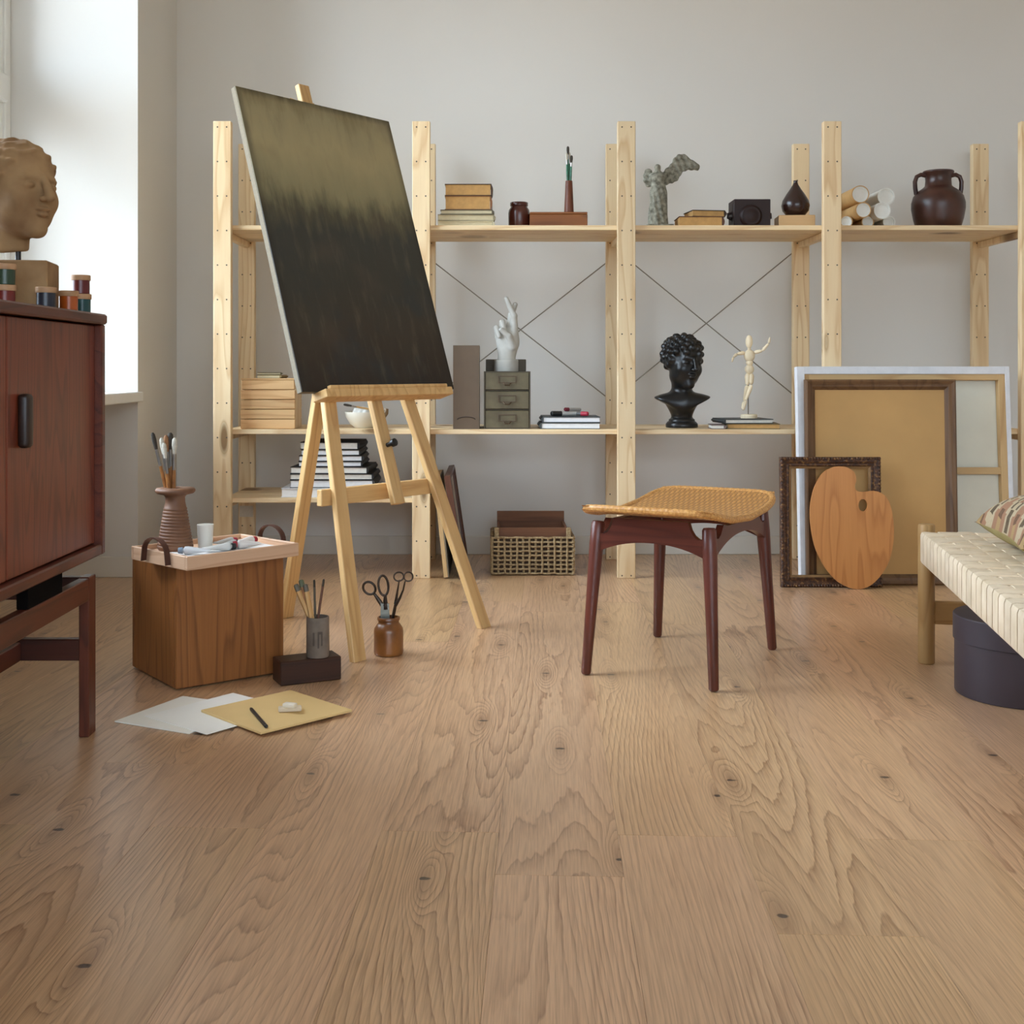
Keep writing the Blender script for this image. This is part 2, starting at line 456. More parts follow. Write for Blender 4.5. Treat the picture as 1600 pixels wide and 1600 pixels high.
# baseboards
bb = nb(); box2(bb, (XL, YB - .014, 0), (XR, YB, .078), .003)
struct(obj('baseboard_back', bb, M_TRIM))
bb = nb(); box2(bb, (XL, 4.585, 0), (XL + .014, YB - .014, .078), .003)
box2(bb, (-1.80, 4.566, 0), (XL + .014, 4.58, .078), .003)
box2(bb, (XL, YF, 0), (XL + .014, 2.28, .078), .003)
struct(obj('baseboard_left', bb, M_TRIM))
bb = nb(); box2(bb, (XR - .014, YF, 0), (XR, YB - .014, .078), .003); struct(obj('baseboard_right', bb, M_TRIM))
# window sills
for i, (y0, y1) in enumerate(NY):
    s = nb(); box2(s, (-1.80, y0 + .001, .660), (XL + .022, y1 - .001, .698), .004)
    struct(obj('trim_%d' % (i + 1), s, M_WHITE))
# windows: the left one, then the unseen ones added for frontal fill
kg = NM('window_glass', 0.0); kt = kg.t
for nn in list(kt.nodes): kt.nodes.remove(nn)
o_ = kg.n('OutputMaterial'); mx = kg.n('MixShader'); tr = kg.n('BsdfTransparent'); gl = kg.n('BsdfGlossy'); fz = kg.n('Fresnel')
gl.inputs['Roughness'].default_value = 0.02; fz.inputs['IOR'].default_value = 1.25
kg.l(fz.outputs[0], mx.inputs[0]); kg.l(tr.outputs[0], mx.inputs[1]); kg.l(gl.outputs[0], mx.inputs[2]); kg.l(mx.outputs[0], o_.inputs[0])
M_GLASS = kg.m
for i, ((ox, oy), (ux, uy), (nx, ny), ww) in enumerate(SEEN_AND_FILL_WINS):
    z0, z1 = .698, 3.048; t = .05; y0, y1 = .001, ww - .001
    WMx = frame((ox, oy, 0), V((-nx, -ny, 0)), V((ux, uy, 0)), V((0, 0, 1)))    # local x into the room, y along the width
    f = nb(); xa, xb = -.067, 0
    box2(f, (xa, y0, z0), (xb, y0 + t, z1), .004); box2(f, (xa, y1 - t, z0), (xb, y1, z1), .004)
    box2(f, (xa, y0 + t, z0), (xb, y1 - t, z0 + t), .004); box2(f, (xa, y0 + t, z1 - t), (xb, y1 - t, z1), .004)
    wf = struct(obj('window_%d' % (i + 1), f, M_WHITE, None, WMx))  # every window after the first is an added fill window, out of view
    obj('transom', box2(nb(), (xa - .005, y0 + t, 1.775), (xb + .012, y1 - t, 1.88), .006), M_WHITE, wf, WMx)
    ym = (y0 + y1) / 2
    obj('mullion', box2(nb(), (xa, ym - .05, z0 + t), (xb, ym + .05, 1.775), .004), M_WHITE, wf, WMx)
    obj('mullion', box2(nb(), (xa, ym - .05, 1.88), (xb, ym + .05, z1 - t), .004), M_WHITE, wf, WMx)
    for (a, c) in ((y0 + t, ym - .05), (ym + .05, y1 - t)):
        for (p, q) in ((z0 + t, 1.775), (1.88, z1 - t)):
            s = nb(); e = .042; u, v = -.057, -.009
            box2(s, (u, a, p), (v, a + e, q), .003); box2(s, (u, c - e, p), (v, c, q), .003)
            box2(s, (u, a + e, p), (v, c - e, p + e), .003); box2(s, (u, a + e, q - e), (v, c - e, q), .003)
            so = obj('sash', s, M_WHITE, wf, WMx)
            obj('pane', box2(nb(), (-.037, a + e, p + e), (-.033, c - e, q - e)), M_GLASS, so, WMx)

# ------------------------------------------------------------------ shelving rack
PXS = [-1.0, -.256, .512, 1.282, 2.02]
YFP, YBP, PT, PWD, PH = 4.545, 5.0, .030, .067, 1.71
rack = thing('shelving_rack', 'tall open pine shelving rack along the back wall', 'shelf', (.5, 4.8, 0))
M_SCREW = plain('screw_steel', (92, 80, 66), .5)
scr = nb()
for k in range(14):
    z = PH / 2 - .022 - k * .129
    if z < -PH / 2 + .01: break
    for sx in (-1, 1):
        lathe(scr, [(.0031, -.0005), (.0031, .0006), (0, .0006)], 8, T((sx * .017, -PT / 2, z)) @ RX(PI / 2), caps=False)
SCR = None
for i, x in enumerate(PXS):
    for yy in (YFP, YBP):
        po = obj('post', box(nb(), (0, 0, 0), (PWD, PT, PH), .002), M_PINE, rack, T((x, yy + PT / 2, PH / 2)))
        if SCR is None:
            so = obj('screws', scr, M_SCREW, po, T((x, yy + PT / 2, PH / 2))); SCR = so.data; so['kind'] = 'stuff'
        else:
            link('screws', SCR, po, T((x, yy + PT / 2, PH / 2)))['kind'] = 'stuff'
SH = {0: [.298, .556, 1.3246], 1: [.556, 1.3246], 2: [.556, 1.3246], 3: [.556, 1.3246]}
for i, x in enumerate(PXS):
    zs = sorted(set(sum([SH[k] for k in (i - 1, i) if k in SH], [])))
    for z in zs + [.12, 1.66]:
        if z in (.12, 1.66) : continue
        obj('rung', box(nb(), (0, 0, 0), (.024, YBP - YFP - PT, .024), .002), wood('x', (1, 1, 1), (1, 1, 1)) if False else M_PINE, rack,
            T((x, (YFP + PT + YBP) / 2, z - .018 - .0125)))
for k, zs in SH.items():
    for z in zs:
        xa, xb = PXS[k] + .0008, PXS[k + 1] - .0008
        ys = [4.577, 4.714, 4.719, 4.856, 4.861, 4.998]
        for j in range(3):
            y0, y1 = ys[2 * j], ys[2 * j + 1]
            obj('shelf_board', box(nb(), (0, 0, 0), (xb - xa, y1 - y0, .018), .0015), M_PINEX, rack, T(((xa + xb) / 2, (y0 + y1) / 2, z - .009)))
M_WIRE = plain('brace_wire', (138, 130, 114), .5, .1, metal=.2)
for (k, zc, dz) in ((1, .946, .30), (2, .972, .315)):
    xa, xb = PXS[k], PXS[k + 1]
    for s in (-1, 1):
        rod('cross_brace', (xa, 5.035 + .004 * s, zc - s * dz), (xb, 5.035 + .004 * s, zc + s * dz), .0025, .0025, M_WIRE, rack, 8, False)
lp = at(391, 799, 4.999)
obj('sticker', box(nb(), (0, 0, 0), (.056, .001, .045)), plain('label_paper', (214, 206, 190), .7, .1, 120), rack, T((-1.0, 4.9994, lp.z)))

# ------------------------------------------------------------------ easel with painting
YAW = math.radians(51.5)
ED = V((math.cos(YAW), math.sin(YAW), 0)); EN = V((-math.sin(YAW), math.cos(YAW), 0)); E0 = V((-.185, 3.471, 0)); ET = .32
def ep(u, z, off=0.0, a=None):
    "easel point: u sideways, z up, off = distance behind the leaning front plane"
    aa = ET * z + off if a is None else a
    return E0 + ED * u + EN * aa + V((0, 0, z))
EUP = (EN * ET + V((0, 0, 1))).normalized()
easel = thing('easel', 'light wooden studio easel holding the dark painting', 'easel', E0)
def eleg(p0, p1, wx, wy, nm):
    "leg cut off level with the floor"
    M, L = bar_frame(p0, p1, ED)
    bm = box(nb(), (0, 0, 0), (wx, wy, L + .03), .002); MI = M.inverted()
    bmesh.ops.bisect_plane(bm, geom=bm.verts[:] + bm.edges[:] + bm.faces[:], plane_co=MI @ V((0, 0, .0006)), plane_no=MI.to_3x3() @ V((0, 0, 1)), clear_inner=True)
    bmesh.ops.holes_fill(bm, edges=[e for e in bm.edges if len(e.link_faces) == 1])
    return obj(nm, bm, M_EASEL, easel, M)
eleg(ep(-.27, 0), ep(-.030, 1.60), .046, .02, 'leg')
eleg(ep(.27, 0), ep(.030, 1.60), .046, .02, 'leg')
eleg(ep(0, 0, a=.585), ep(0, 1.02, .036), .046, .022, 'leg')
bar('mast', ep(0, .39, -.0215), ep(0, 1.665, -.0215), .044, .02, M_EASEL, easel, ED)
bar('crossbar', ep(-.262, .425, .022), ep(.228, .425, .022), .020, .046, M_EASEL, easel, EN)
bar('crossbar', ep(-.09, 1.30, .022), ep(.09, 1.30, .022), .020, .046, M_EASEL, easel, EN)
CZ = .703
tb = nb()
TMx = frame(ep(.012, CZ, 0), ED, EUP, ED.cross(EUP))     # x along tray, y up the slope, z towards the viewer
box2(tb, (-.27, -.026, .0325), (.27, -.002, .092), .002, TMx)
box2(tb, (-.25, -.002, .078), (.25, .008, .092), .002, TMx)
obj('tray', tb, M_EASEL, easel)
obj('clamp_screw', lathe(nb(), [(.007, 0), (.007, .02), (.012, .022), (.012, .032), (.009, .034)], 12, frame(ep(-.0, .56, -.033), ED, EUP, ED.cross(EUP))), M_BLACK, easel)
CW, CHh, CT = .645, .925, .022
CM = frame(ep(.012, CZ, 0) + EUP * (CHh / 2) + ED.cross(EUP) * (.033 + CT / 2), ED, EUP, ED.cross(EUP))
kp = NM('oil_paint', .5, 0, .35)
px_, py_, pz_ = kp.sep(kp.obc())[:3]
nz1 = kp.noise(kp.xyz(kp.math('MULTIPLY', px_, 6), kp.math('MULTIPLY', py_, 2.2), 3.0), 1, 5, .6)
nz2 = kp.noise(kp.xyz(kp.math('MULTIPLY', px_, 34), kp.math('MULTIPLY', py_, 7), 1.0), 1, 4, .6)
nz3 = kp.noise(kp.xyz(px_, py_, 8.0), 5.0, 3, .5)
hh = kp.math('ADD', kp.math('ADD', py_, kp.math('MULTIPLY', kp.math('SUBTRACT', nz1, .5), .26)), kp.math('MULTIPLY', kp.math('SUBTRACT', nz2, .5), .12))
gr = kp.ramp(kp.math('ADD', hh, .5), [(.05, lin((46, 36, 28))), (.22, lin((60, 52, 42))), (.38, lin((58, 56, 48))), (.52, lin((60, 60, 54))), (.58, lin((84, 80, 62))), (.66, lin((144, 136, 102))), (.80, lin((168, 155, 116))), (.90, lin((158, 147, 112))), (.98, lin((128, 116, 82)))])
gr = kp.mix(kp.math('MULTIPLY', kp.sm(nz3, .55, .75), .30), gr, lin((92, 78, 64)))
nz4 = kp.noise(kp.xyz(px_, py_, 21.0), 4.0, 4, .6)
gr = kp.mix(kp.math('MULTIPLY', kp.math('MULTIPLY', kp.sm(nz4, .50, .70), kp.math('SUBTRACT', 1.0, kp.sm(py_, -.1, .12))), .55), gr, lin((40, 50, 54)))
gr = kp.mix(kp.math('MULTIPLY', kp.sm(nz2, .50, .80), .30), gr, lin((118, 108, 84)))
edge = kp.math('MAXIMUM', kp.sm(kp.math('ABSOLUTE', px_), .292, .322), kp.sm(kp.math('ABSOLUTE', py_), .435, .462))
gr = kp.mix(kp.math('MULTIPLY', edge, kp.math('MULTIPLY_ADD', nz2, .8, .1)), gr, lin((34, 28, 22)))
kp.col(gr); kp.bump(nz2, .25, .002)
paint = thing('painting', 'large dark abstract painting, olive above and near black below, on the easel', 'painting', ep(.012, CZ, -.05))
obj('canvas', box(nb(), (0, 0, .009), (CW, CHh, .004), .0008), kp.m, paint, CM)
M_RAWC = plain('raw_canvas', (134, 124, 106), .85, .12, 140, bump=.1)
sb = nb()
for sx in (-1, 1): box(sb, (sx * (CW / 2 - .018), 0, -.002), (.036, CHh, .018), .001)
for sy in (-1, 1): box(sb, (0, sy * (CHh / 2 - .018), -.002), (CW - .072, .036, .018), .001)
obj('stretcher', sb, M_RAWC, paint, CM)

# ------------------------------------------------------------------ teak cabinet (left)
cab = thing('sideboard', 'dark red-brown teak cabinet on an open leg frame at the left edge', 'cabinet', (-1.05, 1.95, 0))
CX0, CX1, CY0, CY1, CZ0, CZ1 = -1.285, -.831, 1.25, 2.63, .384, .900
bd = nb()
box2(bd, (CX0, CY1 - .022, CZ0), (CX1, CY1, CZ1 - .022), .003); box2(bd, (CX0, CY0, CZ0), (CX1, CY0 + .022, CZ1 - .022), .003)
box2(bd, (CX0, CY0 + .022, CZ0), (CX1, CY1 - .022, CZ0 + .022), .003); box2(bd, (CX0, CY0 + .022, CZ0 + .022), (CX0 + .012, CY1 - .022, CZ1 - .022))
obj('body', bd, M_TEAKY, cab)
obj('top', box2(nb(), (CX0, CY0 - .003, CZ1 - .022), (CX1 + .004, CY1 + .003, CZ1), .004), M_TEAKY, cab)
for k, (y0, y1, xo) in enumerate(((2.135, CY1 - .024, .016), (CY0 + .024, 2.13, .016))):
    xx = CX1 - xo
    d = obj('door', box(nb(), (0, 0, 0), (.016, y1 - y0, CZ1 - CZ0 - .050), .002), M_TEAK, cab, T((xx - .008, (y0 + y1) / 2, (CZ0 + CZ1) / 2)))
    yh = 2.195 if k == 0 else y0 + .07
    hb = nb(); box(hb, (0, 0, 0), (.022, .030, .098), .008, seg=3)
    obj('handle', hb, plain('handle_wood', (44, 26, 18), .4, .2), d, T((xx + .009, yh, .688)))
fr_ = nb()
for y in (CY0 + .02, 2.58): pass
for (xa, xb) in ((-.872, -.850), (-1.262, -1.240)):
    for (ya, yb) in ((2.58, 2.625), (CY0 + .005, CY0 + .05)):
        obj('leg', box2(nb(), (-.011, -.0225, 0), (.011, .0225, .34), .002), M_TEAKZ, cab, T(((xa + xb) / 2, (ya + yb) / 2, 0)))
    obj('rail', box2(nb(), (xa, CY0 + .05, .290), (xb, 2.58, .338), .002), M_TEAKY, cab)
M_TEAKX = wood('teak_cross', (78, 36, 24), (44, 18, 12), 'X', 10, 9, .4, 0, .3, .15)
for yc in (2.602, CY0 + .027):
    obj('stretcher', box2(nb(), (-1.24, yc - .012, .160), (-.872, yc + .012, .206), .002), M_TEAKX, cab)
    obj('rail', box2(nb(), (-1.24, yc - .012, .290), (-.872, yc + .012, .338), .002), M_TEAKX, cab)
obj('stretcher', box2(nb(), (-1.02, CY0 + .039, .160), (-.998, 2.59, .200), .002), M_TEAKY, cab)
for yc in (2.33, 1.55):
    for xc in (-.861, -1.251):
        if xc < -1: yc = yc - .62 if yc > 2 else yc
        obj('spacer', box2(nb(), (xc - .011, yc - .09, .338), (xc + .011, yc + .09, .384), .001), plain('matte_black', (20, 17, 16), .95, .1, 20, spec=.05), cab)

# ------------------------------------------------------------------ stool
SCN = V((.517, 3.25, 0)); s1 = V((.485, .8745, 0)); s2 = V((-.8745, .485, 0))
stool = thing('stool', 'teak stool with a dished woven cane seat standing on the open floor', 'stool', SCN)
def stp(a, c, z): return SCN + s1 * a + s2 * c + V((0, 0, z))
for sa in (-1, 1):
    for sc_ in (-1, 1):
        p0 = stp(sa * .252, sc_ * .170, 0); p1 = stp(sa * .222, sc_ * .148, .392)
        M, L = bar_frame(p0, p1, s1)
        obj('leg', lathe(nb(), [(.010, -L / 2 + .002), (.0125, -L / 2 + .006), (.0155, 0), (.0185, L / 2 - .06), (.0175, L / 2 - .006), (.014, L / 2), (0, L / 2 + .001)], 20), M_STOOL, stool, M)
def apron_outline(h, low, high, dip):
    o = []
    n = 18
    for i in range(n + 1):
        u = -1 + 2 * i / n; o.append((u * h, low + (high - low) * (1 - abs(u) ** 2.2)))
    # upper edge with scooped ends
    t = .404 - dip
    o += [(h, .374), (h * .93, .364), (h * .84, .362), (h * .76, .370), (h * .70, .384), (h * .66, t)]
    o += [(h * u, t - dip * .6 * (1 - u * u)) for u in (.5, .25, 0, -.25, -.5)]
    o += [(-h * .66, t), (-h * .70, .384), (-h * .76, .370), (-h * .84, .362), (-h * .93, .364), (-h, .374)]
    return o
for sa in (-1, 1):
    obj('apron', prism(nb(), apron_outline(.150, .312, .346, 0.0), -.009, .009), M_STOOLX, stool, frame(stp(sa * .228, 0, 0), s2, V((0, 0, 1)), s2.cross(V((0, 0, 1)))))
for sc_ in (-1, 1):
    obj('apron', prism(nb(), apron_outline(.224, .312, .358, .012), -.009, .009), M_STOOLX, stool, frame(stp(0, sc_ * .152, 0), s1, V((0, 0, 1)), s1.cross(V((0, 0, 1)))))
SA, SB = .290, .183
def seat_z(a, c):
    return .390 + .036 * (a / SA) ** 2
# woven cane surface: 2/2 twill of strands as real relief
na, ncn = 150, 100
kc = NM('woven_cane', .5, 0, .4)
cx_, cy_, cz_ = kc.sep(kc.obc())[:3]
cn = kc.noise(kc.obc(), 60, 3)
uu = kc.math('MULTIPLY', cx_, 88.0); vv_ = kc.math('MULTIPLY', cy_, 88.0)
tw = kc.math('FRACT', kc.math('MULTIPLY', kc.math('ADD', kc.math('FLOOR', uu), kc.math('FLOOR', vv_)), .25))
st = kc.math('LESS_THAN', tw, .49)
fu = kc.math('ABSOLUTE', kc.math('SUBTRACT', kc.math('FRACT', uu), .5)); fv_ = kc.math('ABSOLUTE', kc.math('SUBTRACT', kc.math('FRACT', vv_), .5))
ed = kc.math('MULTIPLY_ADD', st, kc.math('SUBTRACT', fu, fv_), fv_)
cc = kc.mix(cn, lin((196, 138, 72)), lin((222, 170, 104)))
cc = kc.mix(kc.sm(ed, .30, .5), cc, lin((96, 54, 22)))
cc = kc.mix(kc.math('MULTIPLY', st, .25), cc, lin((140, 86, 40)))
kc.col(cc); kc.bump(ed, .5, .003)
kc.t.nodes[-1].invert = True
sm_ = nb(); g = []
for i in range(na + 1):
    row = []
    for j in range(ncn + 1):
        a = -SA + 2 * SA * i / na; c = -SB + 2 * SB * j / ncn
        # slightly bulging outline, rounded corners
        f = 1 - .10 * abs(a / SA) ** 6
        row.append(sm_.verts.new((a, c * f, seat_z(a, c) + .012)))
    g.append(row)
for i in range(na):
    for j in range(ncn): sm_.faces.new((g[i][j], g[i + 1][j], g[i + 1][j + 1], g[i][j + 1]))
# underside
g2 = [[sm_.verts.new((v.co.x, v.co.y, v.co.z - .010)) for v in (r[0], r[-1])] for r in g]
for i in range(na): sm_.faces.new((g2[i][0], g2[i][1], g2[i + 1][1], g2[i + 1][0]))
SM = frame(SCN, s1, s2, V((0, 0, 1)))
seat = obj('seat', sm_, kc.m, stool, SM)
# rim rods, bound with cane
M_CANE = plain('cane_binding', (222, 170, 100), .45, .25, 160, c2=(176, 118, 60))
rp_ = []
nr = 160
for i in range(nr):
    th = 2 * PI * i / nr
    ca, sa_ = math.cos(th), math.sin(th)
    e = 2 / 9.0
    a = SA * math.copysign(abs(ca) ** e, ca); c = SB * math.copysign(abs(sa_) ** e, sa_)
    rp_.append((a, c * (1 - .10 * abs(a / SA) ** 6), seat_z(a, c) + .007))
# resample evenly
def resample(pts, n):
    P = [V(p) for p in pts]; P.append(P[0]); d = [0]
    for a, b in zip(P, P[1:]): d.append(d[-1] + (b - a).length)
    out = []; j = 0
    for k in range(n):
        t = d[-1] * k / n
        while d[j + 1] < t: j += 1
        out.append(P[j].lerp(P[j + 1], (t - d[j]) / max(d[j + 1] - d[j], 1e-9)))
    return out
RR = resample(rp_, 440)
obj('rim', tube(nb(), RR, [.0092 + .0005 * math.sin(i * 2 * PI / 4) for i in range(440)], 10, True), M_CANE, stool, SM)

# ------------------------------------------------------------------ bench (right)
bg_ = V((-.183, -.983, 0)).normalized(); bp = V((.983, -.183, 0)).normalized(); BK = V((1.162, 3.235, 0))
BL, BW = 1.34, .52
bench = thing('bench', 'low oak bench with a woven pale leather strap seat at the right edge', 'bench', BK + bg_ * BL / 2 + bp * BW / 2)
for a in (0, BL):
    for c in (0, BW):
        p = BK + bg_ * a + bp * c
        obj('leg', lathe(nb(), [(.019, 0), (.0215, .003), (.0215, .366), (.019, .370), (0, .370)], 24), M_BENCH, bench, T(p))
ZR0, ZR1 = .276, .346
for c in (0, BW):
    M, L = bar_frame(BK + bg_ * .015 + bp * c + V((0, 0, .311)), BK + bg_ * (BL - .015) + bp * c + V((0, 0, .311)), bp)
    obj('rail', box(nb(), (0, 0, 0), (.030, .066, L), .006), M_BENCH, bench, M)
for a in (0, BL):
    for z0, z1 in ((.106, .166), (.290, .340)):
        p0 = BK + bg_ * a + bp * .018 + V((0, 0, (z0 + z1) / 2)); p1 = BK + bg_ * a + bp * (BW - .018) + V((0, 0, (z0 + z1) / 2))
        M = frame((p0 + p1) / 2, bp, -bg_, V((0, 0, 1)))
        obj('stretcher', box(nb(), (0, 0, 0), ((p1 - p0).length, .022, z1 - z0), .003), M_BENCHX, bench, M)
ks = NM('pale_leather', .55, 0, .35)
hs2 = ks.n('HueSaturation'); ks.l(ks.ramp(ks.noise(ks.obc(), 24, 4), [(.3, lin((222, 202, 172))), (.7, lin((240, 222, 196)))]), hs2.inputs['Color'])
ks.l(ks.math('MULTIPLY_ADD', ks.rnd(), .16, .88), hs2.inputs['Value']); ks.col(hs2.outputs[0]); ks.bump(ks.noise(ks.obc(), 260, 3), .08)
M_STRAP = ks.m
pitch = .0500; NCR = int((BL - .05) / pitch); lp_ = .046; NLO = int((BW - .02) / lp_)
ZT = .3515
for i in range(NCR):
    par = i % 2
    h = .0185; pts = [(.012, .271), (-.010, .2705), (-.0165, .273), (-h, .278), (-h, .310), (-h, .344), (-.016, .3505), (-.010, .352)]
    for j in range(NLO):
        for s in (-.30, 0, .30):
            q = .022 + lp_ * (j + .5 + s)
            pts.append((q, ZT + (.0024 if (j + par) % 2 else -.0024)))
    pts += [(BW + .010, .352), (BW + .016, .3505), (BW + h, .344), (BW + h, .278), (BW + .0165, .273), (BW - .012, .271)]
    o = BK + bg_ * (.030 + pitch * (i + .5))
    obj('strap', ribbon(nb(), pts, .0455, .0034, frame(o, bp, -bg_, V((0, 0, 1)))), M_STRAP, bench)
for j in range(NLO):
    pts = [(.026, ZT)]
    for i in range(NCR):
        for s in (-.25, .25):
            pts.append((.030 + pitch * (i + .5 + s), ZT + (-.0024 if (j + i) % 2 else .0024)))
    o = BK + bp * (.022 + lp_ * (j + .5))
    obj('strap', ribbon(nb(), pts, lp_ - .004, .0028, frame(o, bg_, bp, V((0, 0, 1)))), M_STRAP, bench)
# cushion
kk = NM('woven_wool', .9, 0, .2)
kx, ky, kz = kk.sep(kk.obc())[:3]
zg = kk.math('ABSOLUTE', kk.math('SUBTRACT', kk.math('FRACT', kk.math('MULTIPLY', ky, 7)), .5))
zz = kk.math('FRACT', kk.math('ADD', kk.math('MULTIPLY', kx, 6), kk.math('MULTIPLY', kk.math('FLOOR', kk.math('MULTIPLY', zg, 10)), .11)))
c0 = kk.ramp(zz, [(0, lin((196, 178, 148))), (.16, lin((70, 58, 48))), (.26, lin((196, 178, 148))), (.36, lin((150, 104, 84))), (.60, lin((178, 146, 100))), (.74, lin((96, 62, 50))), (.80, lin((164, 118, 94)))], 'CONSTANT')
c0 = kk.mix(kk.math('MULTIPLY', kk.noise(kk.obc(), 160, 2), .5), c0, lin((160, 140, 110)))
c0 = kk.mix(kk.math('LESS_THAN', kz, .0), c0, kk.mix(kk.noise(kk.obc(), 14, 3), lin((130, 112, 66)), lin((176, 162, 112))))
kk.col(c0); kk.bump(kk.noise(kk.obc(), 300, 2), .3, .002)
cu = nb(); n = 40; S_ = .235; rows = {}
for side in (1, -1):
    for i in range(n + 1):
        for j in range(n + 1):
            a = -1 + 2 * i / n; c = -1 + 2 * j / n
            edge_ = i in (0, n) or j in (0, n)
            if side < 0 and edge_: rows[(side, i, j)] = rows[(1, i, j)]; continue
            pin = 1 - .09 * ((1 - a * a) if abs(c) > abs(a) else (1 - c * c)) * max(abs(a), abs(c)) ** 3
            hh_ = ((1 - a ** 4) * (1 - c ** 4)) ** .55
            z = (.098 * hh_ if side > 0 else -.042 * hh_) + .007 * math.sin(4 * a + 1) * math.sin(3 * c) * hh_
            rows[(side, i, j)] = cu.verts.new((a * S_ * pin, c * S_ * pin, z))
    for i in range(n):
        for j in range(n):
            cu.faces.new((rows[(side, i, j)], rows[(side, i + 1, j)], rows[(side, i + 1, j + 1)], rows[(side, i, j + 1)]))
cush = obj('cushion', cu, kk.m, None, T((1.390, 2.745, .4035)) @ RZ(math.radians(-10.5)), 60)
tag(cush, 'patterned woven wool cushion lying on the leather strap bench', 'cushion')
# hat box
hb_ = thing('round_box', 'dark grey-purple round lidded box on the floor under the bench', 'box', (1.278, 2.925, 0))
M_HAT = plain('dark_card', (66, 58, 66), .5, .08, 12)
obj('body', lathe(nb(), [(.148, 0), (.150, .003), (.150, .150), (.146, .153)], 64), M_HAT, hb_, T((1.278, 2.925, .001)))
obj('lid', lathe(nb(), [(.1515, .128), (.1535, .129), (.1535, .186), (.1515, .1885), (0, .1885)], 64, caps=False), M_HAT, hb_, T((1.278, 2.925, .001)))

# ------------------------------------------------------------------ books
M_PAGE = plain('page_block', (236, 232, 222), .8, .10, 90); M_PAGEW = plain('page_block_white', (240, 240, 240), .8, .06, 90)
M_PAGET = plain('page_block_tan', (204, 158, 96), .8, .18, 60); M_PAGEC = plain('page_block_cream', (214, 200, 164), .8, .12, 60)
CV = {}
def cover(c):
    if c not in CV: CV[c] = plain('book_cover', c, .55, .12, 30)
    return CV[c]
def book(label, x0, x1, z0, h, yf, d, cv, pages, group=None, rot=0.0, spine='R', nm='book', tc=.0028):
    w_ = x1 - x0; c = V(((x0 + x1) / 2, yf + d / 2, z0))
    t = thing(nm, label, 'book', c, group); M = T(c) @ RZ(math.radians(rot))
    b = nb(); s = 1 if spine == 'R' else -1
    if spine == 'B':
        box(b, (0, 0, tc / 2), (w_, d, tc), .0006); box(b, (0, 0, h - tc / 2), (w_, d, tc), .0006); box(b, (0, d / 2 - tc / 2, h / 2), (w_, tc, h - 2 * tc))
    else:
        box(b, (0, 0, tc / 2), (w_, d, tc), .0006); box(b, (0, 0, h - tc / 2), (w_, d, tc), .0006)
        n = 8; o = [(s * (w_ / 2), tc)] + [(s * (w_ / 2 + .006 * math.sin(PI * i / n)), tc + (h - 2 * tc) * i / n) for i in range(1, n)] + [(s * (w_ / 2), h - tc), (s * (w_ / 2 - .003), h - tc), (s * (w_ / 2 - .003), tc)]
        prism(b, o, -d / 2, d / 2, RX(PI / 2))
    obj('cover', b, cover(cv), t, M)
    e = .004
    pb = nb()
    if spine == 'B': box(pb, (0, -.001, h / 2), (w_ - 2 * e, d - 2 * tc, h - 2 * tc))
    else: box(pb, (-s * (e / 2 - .0015), 0, h / 2), (w_ - e - .003, d - 2 * e, h - 2 * tc))
    obj('pages', pb, pages, t, M)
    return t
def sx(x, Y): return (x - PX) * Y / FPX
Z1, Z2, Z3 = .298, .556, 1.3246
def stack(z, rows, group):
    for r in rows:
        lab, xa, xb, h, yf, d, cv, pg = r[:8]; kw = r[8] if len(r) > 8 else {}
        book(lab, sx(xa, yf), sx(xb, yf), z, h, yf, d, cv, pg, group, **kw); z += h + .0003
    return z
BK_, WH_ = (30, 29, 28), (228, 230, 234)
G = 'black and white art books on the low shelf behind the easel'
stack(Z1, [
    ('broad white slab-like book at the bottom of the stack behind the easel legs', 439, 588, .034, 4.600, .30, WH_, M_PAGEW),
    ('thick book just above the white slab book, pages facing out', 453, 583, .030, 4.610, .27, (52, 50, 50), M_PAGEW),
    ('black book third from the bottom in the stack behind the easel', 453, 582, .023, 4.612, .27, BK_, M_PAGE),
    ('black book fourth from the bottom in the stack behind the easel', 455, 576, .026, 4.612, .27, BK_, M_PAGE, dict(rot=-2)),
    ('narrow black book in the middle of the stack behind the easel', 466, 565, .020, 4.620, .25, BK_, M_PAGEW),
    ('dark grey book third from the top of the stack behind the easel', 466, 565, .022, 4.620, .25, (44, 44, 46), M_PAGEW, dict(rot=1)),
    ('black book second from the top of the stack behind the easel', 470, 562, .022, 4.620, .25, BK_, M_PAGEW),
    ('black-covered book on top of the stack behind the easel', 470, 561, .028, 4.622, .25, (26, 25, 25), M_PAGE, dict(rot=-1.5)),
], G)
G = 'old books stacked on the top shelf beside the painting'
stack(Z3, [
    ('cream book at the bottom of the old stack on the top shelf', 684, 771, .022, 4.62, .17, (206, 196, 164), M_PAGEC),
    ('cream book second from the bottom of the old stack on the top shelf', 683, 771, .024, 4.62, .17, (150, 138, 108), M_PAGEC, dict(rot=2)),
    ('thin cream book in the middle of the old stack on the top shelf', 688, 770, .018, 4.62, .16, (88, 80, 62), M_PAGEC),
    ('thick tan book second from the top of the old stack', 695, 767, .053, 4.625, .13, (132, 84, 44), M_PAGET),
    ('tan book with a dark cover on top of the old stack', 695, 768, .045, 4.625, .13, (70, 46, 26), M_PAGET),
], G)
G = 'old books beside the winged statuette'
stack(Z3, [
    ('tan book lying beside the winged statuette', 1061, 1130, .042, 4.64, .13, (92, 52, 30), M_PAGET),
    ('dark-covered book on top of the tan book beside the winged statuette', 1078, 1131, .026, 4.66, .12, (52, 34, 24), M_PAGET, dict(rot=8)),
], G)
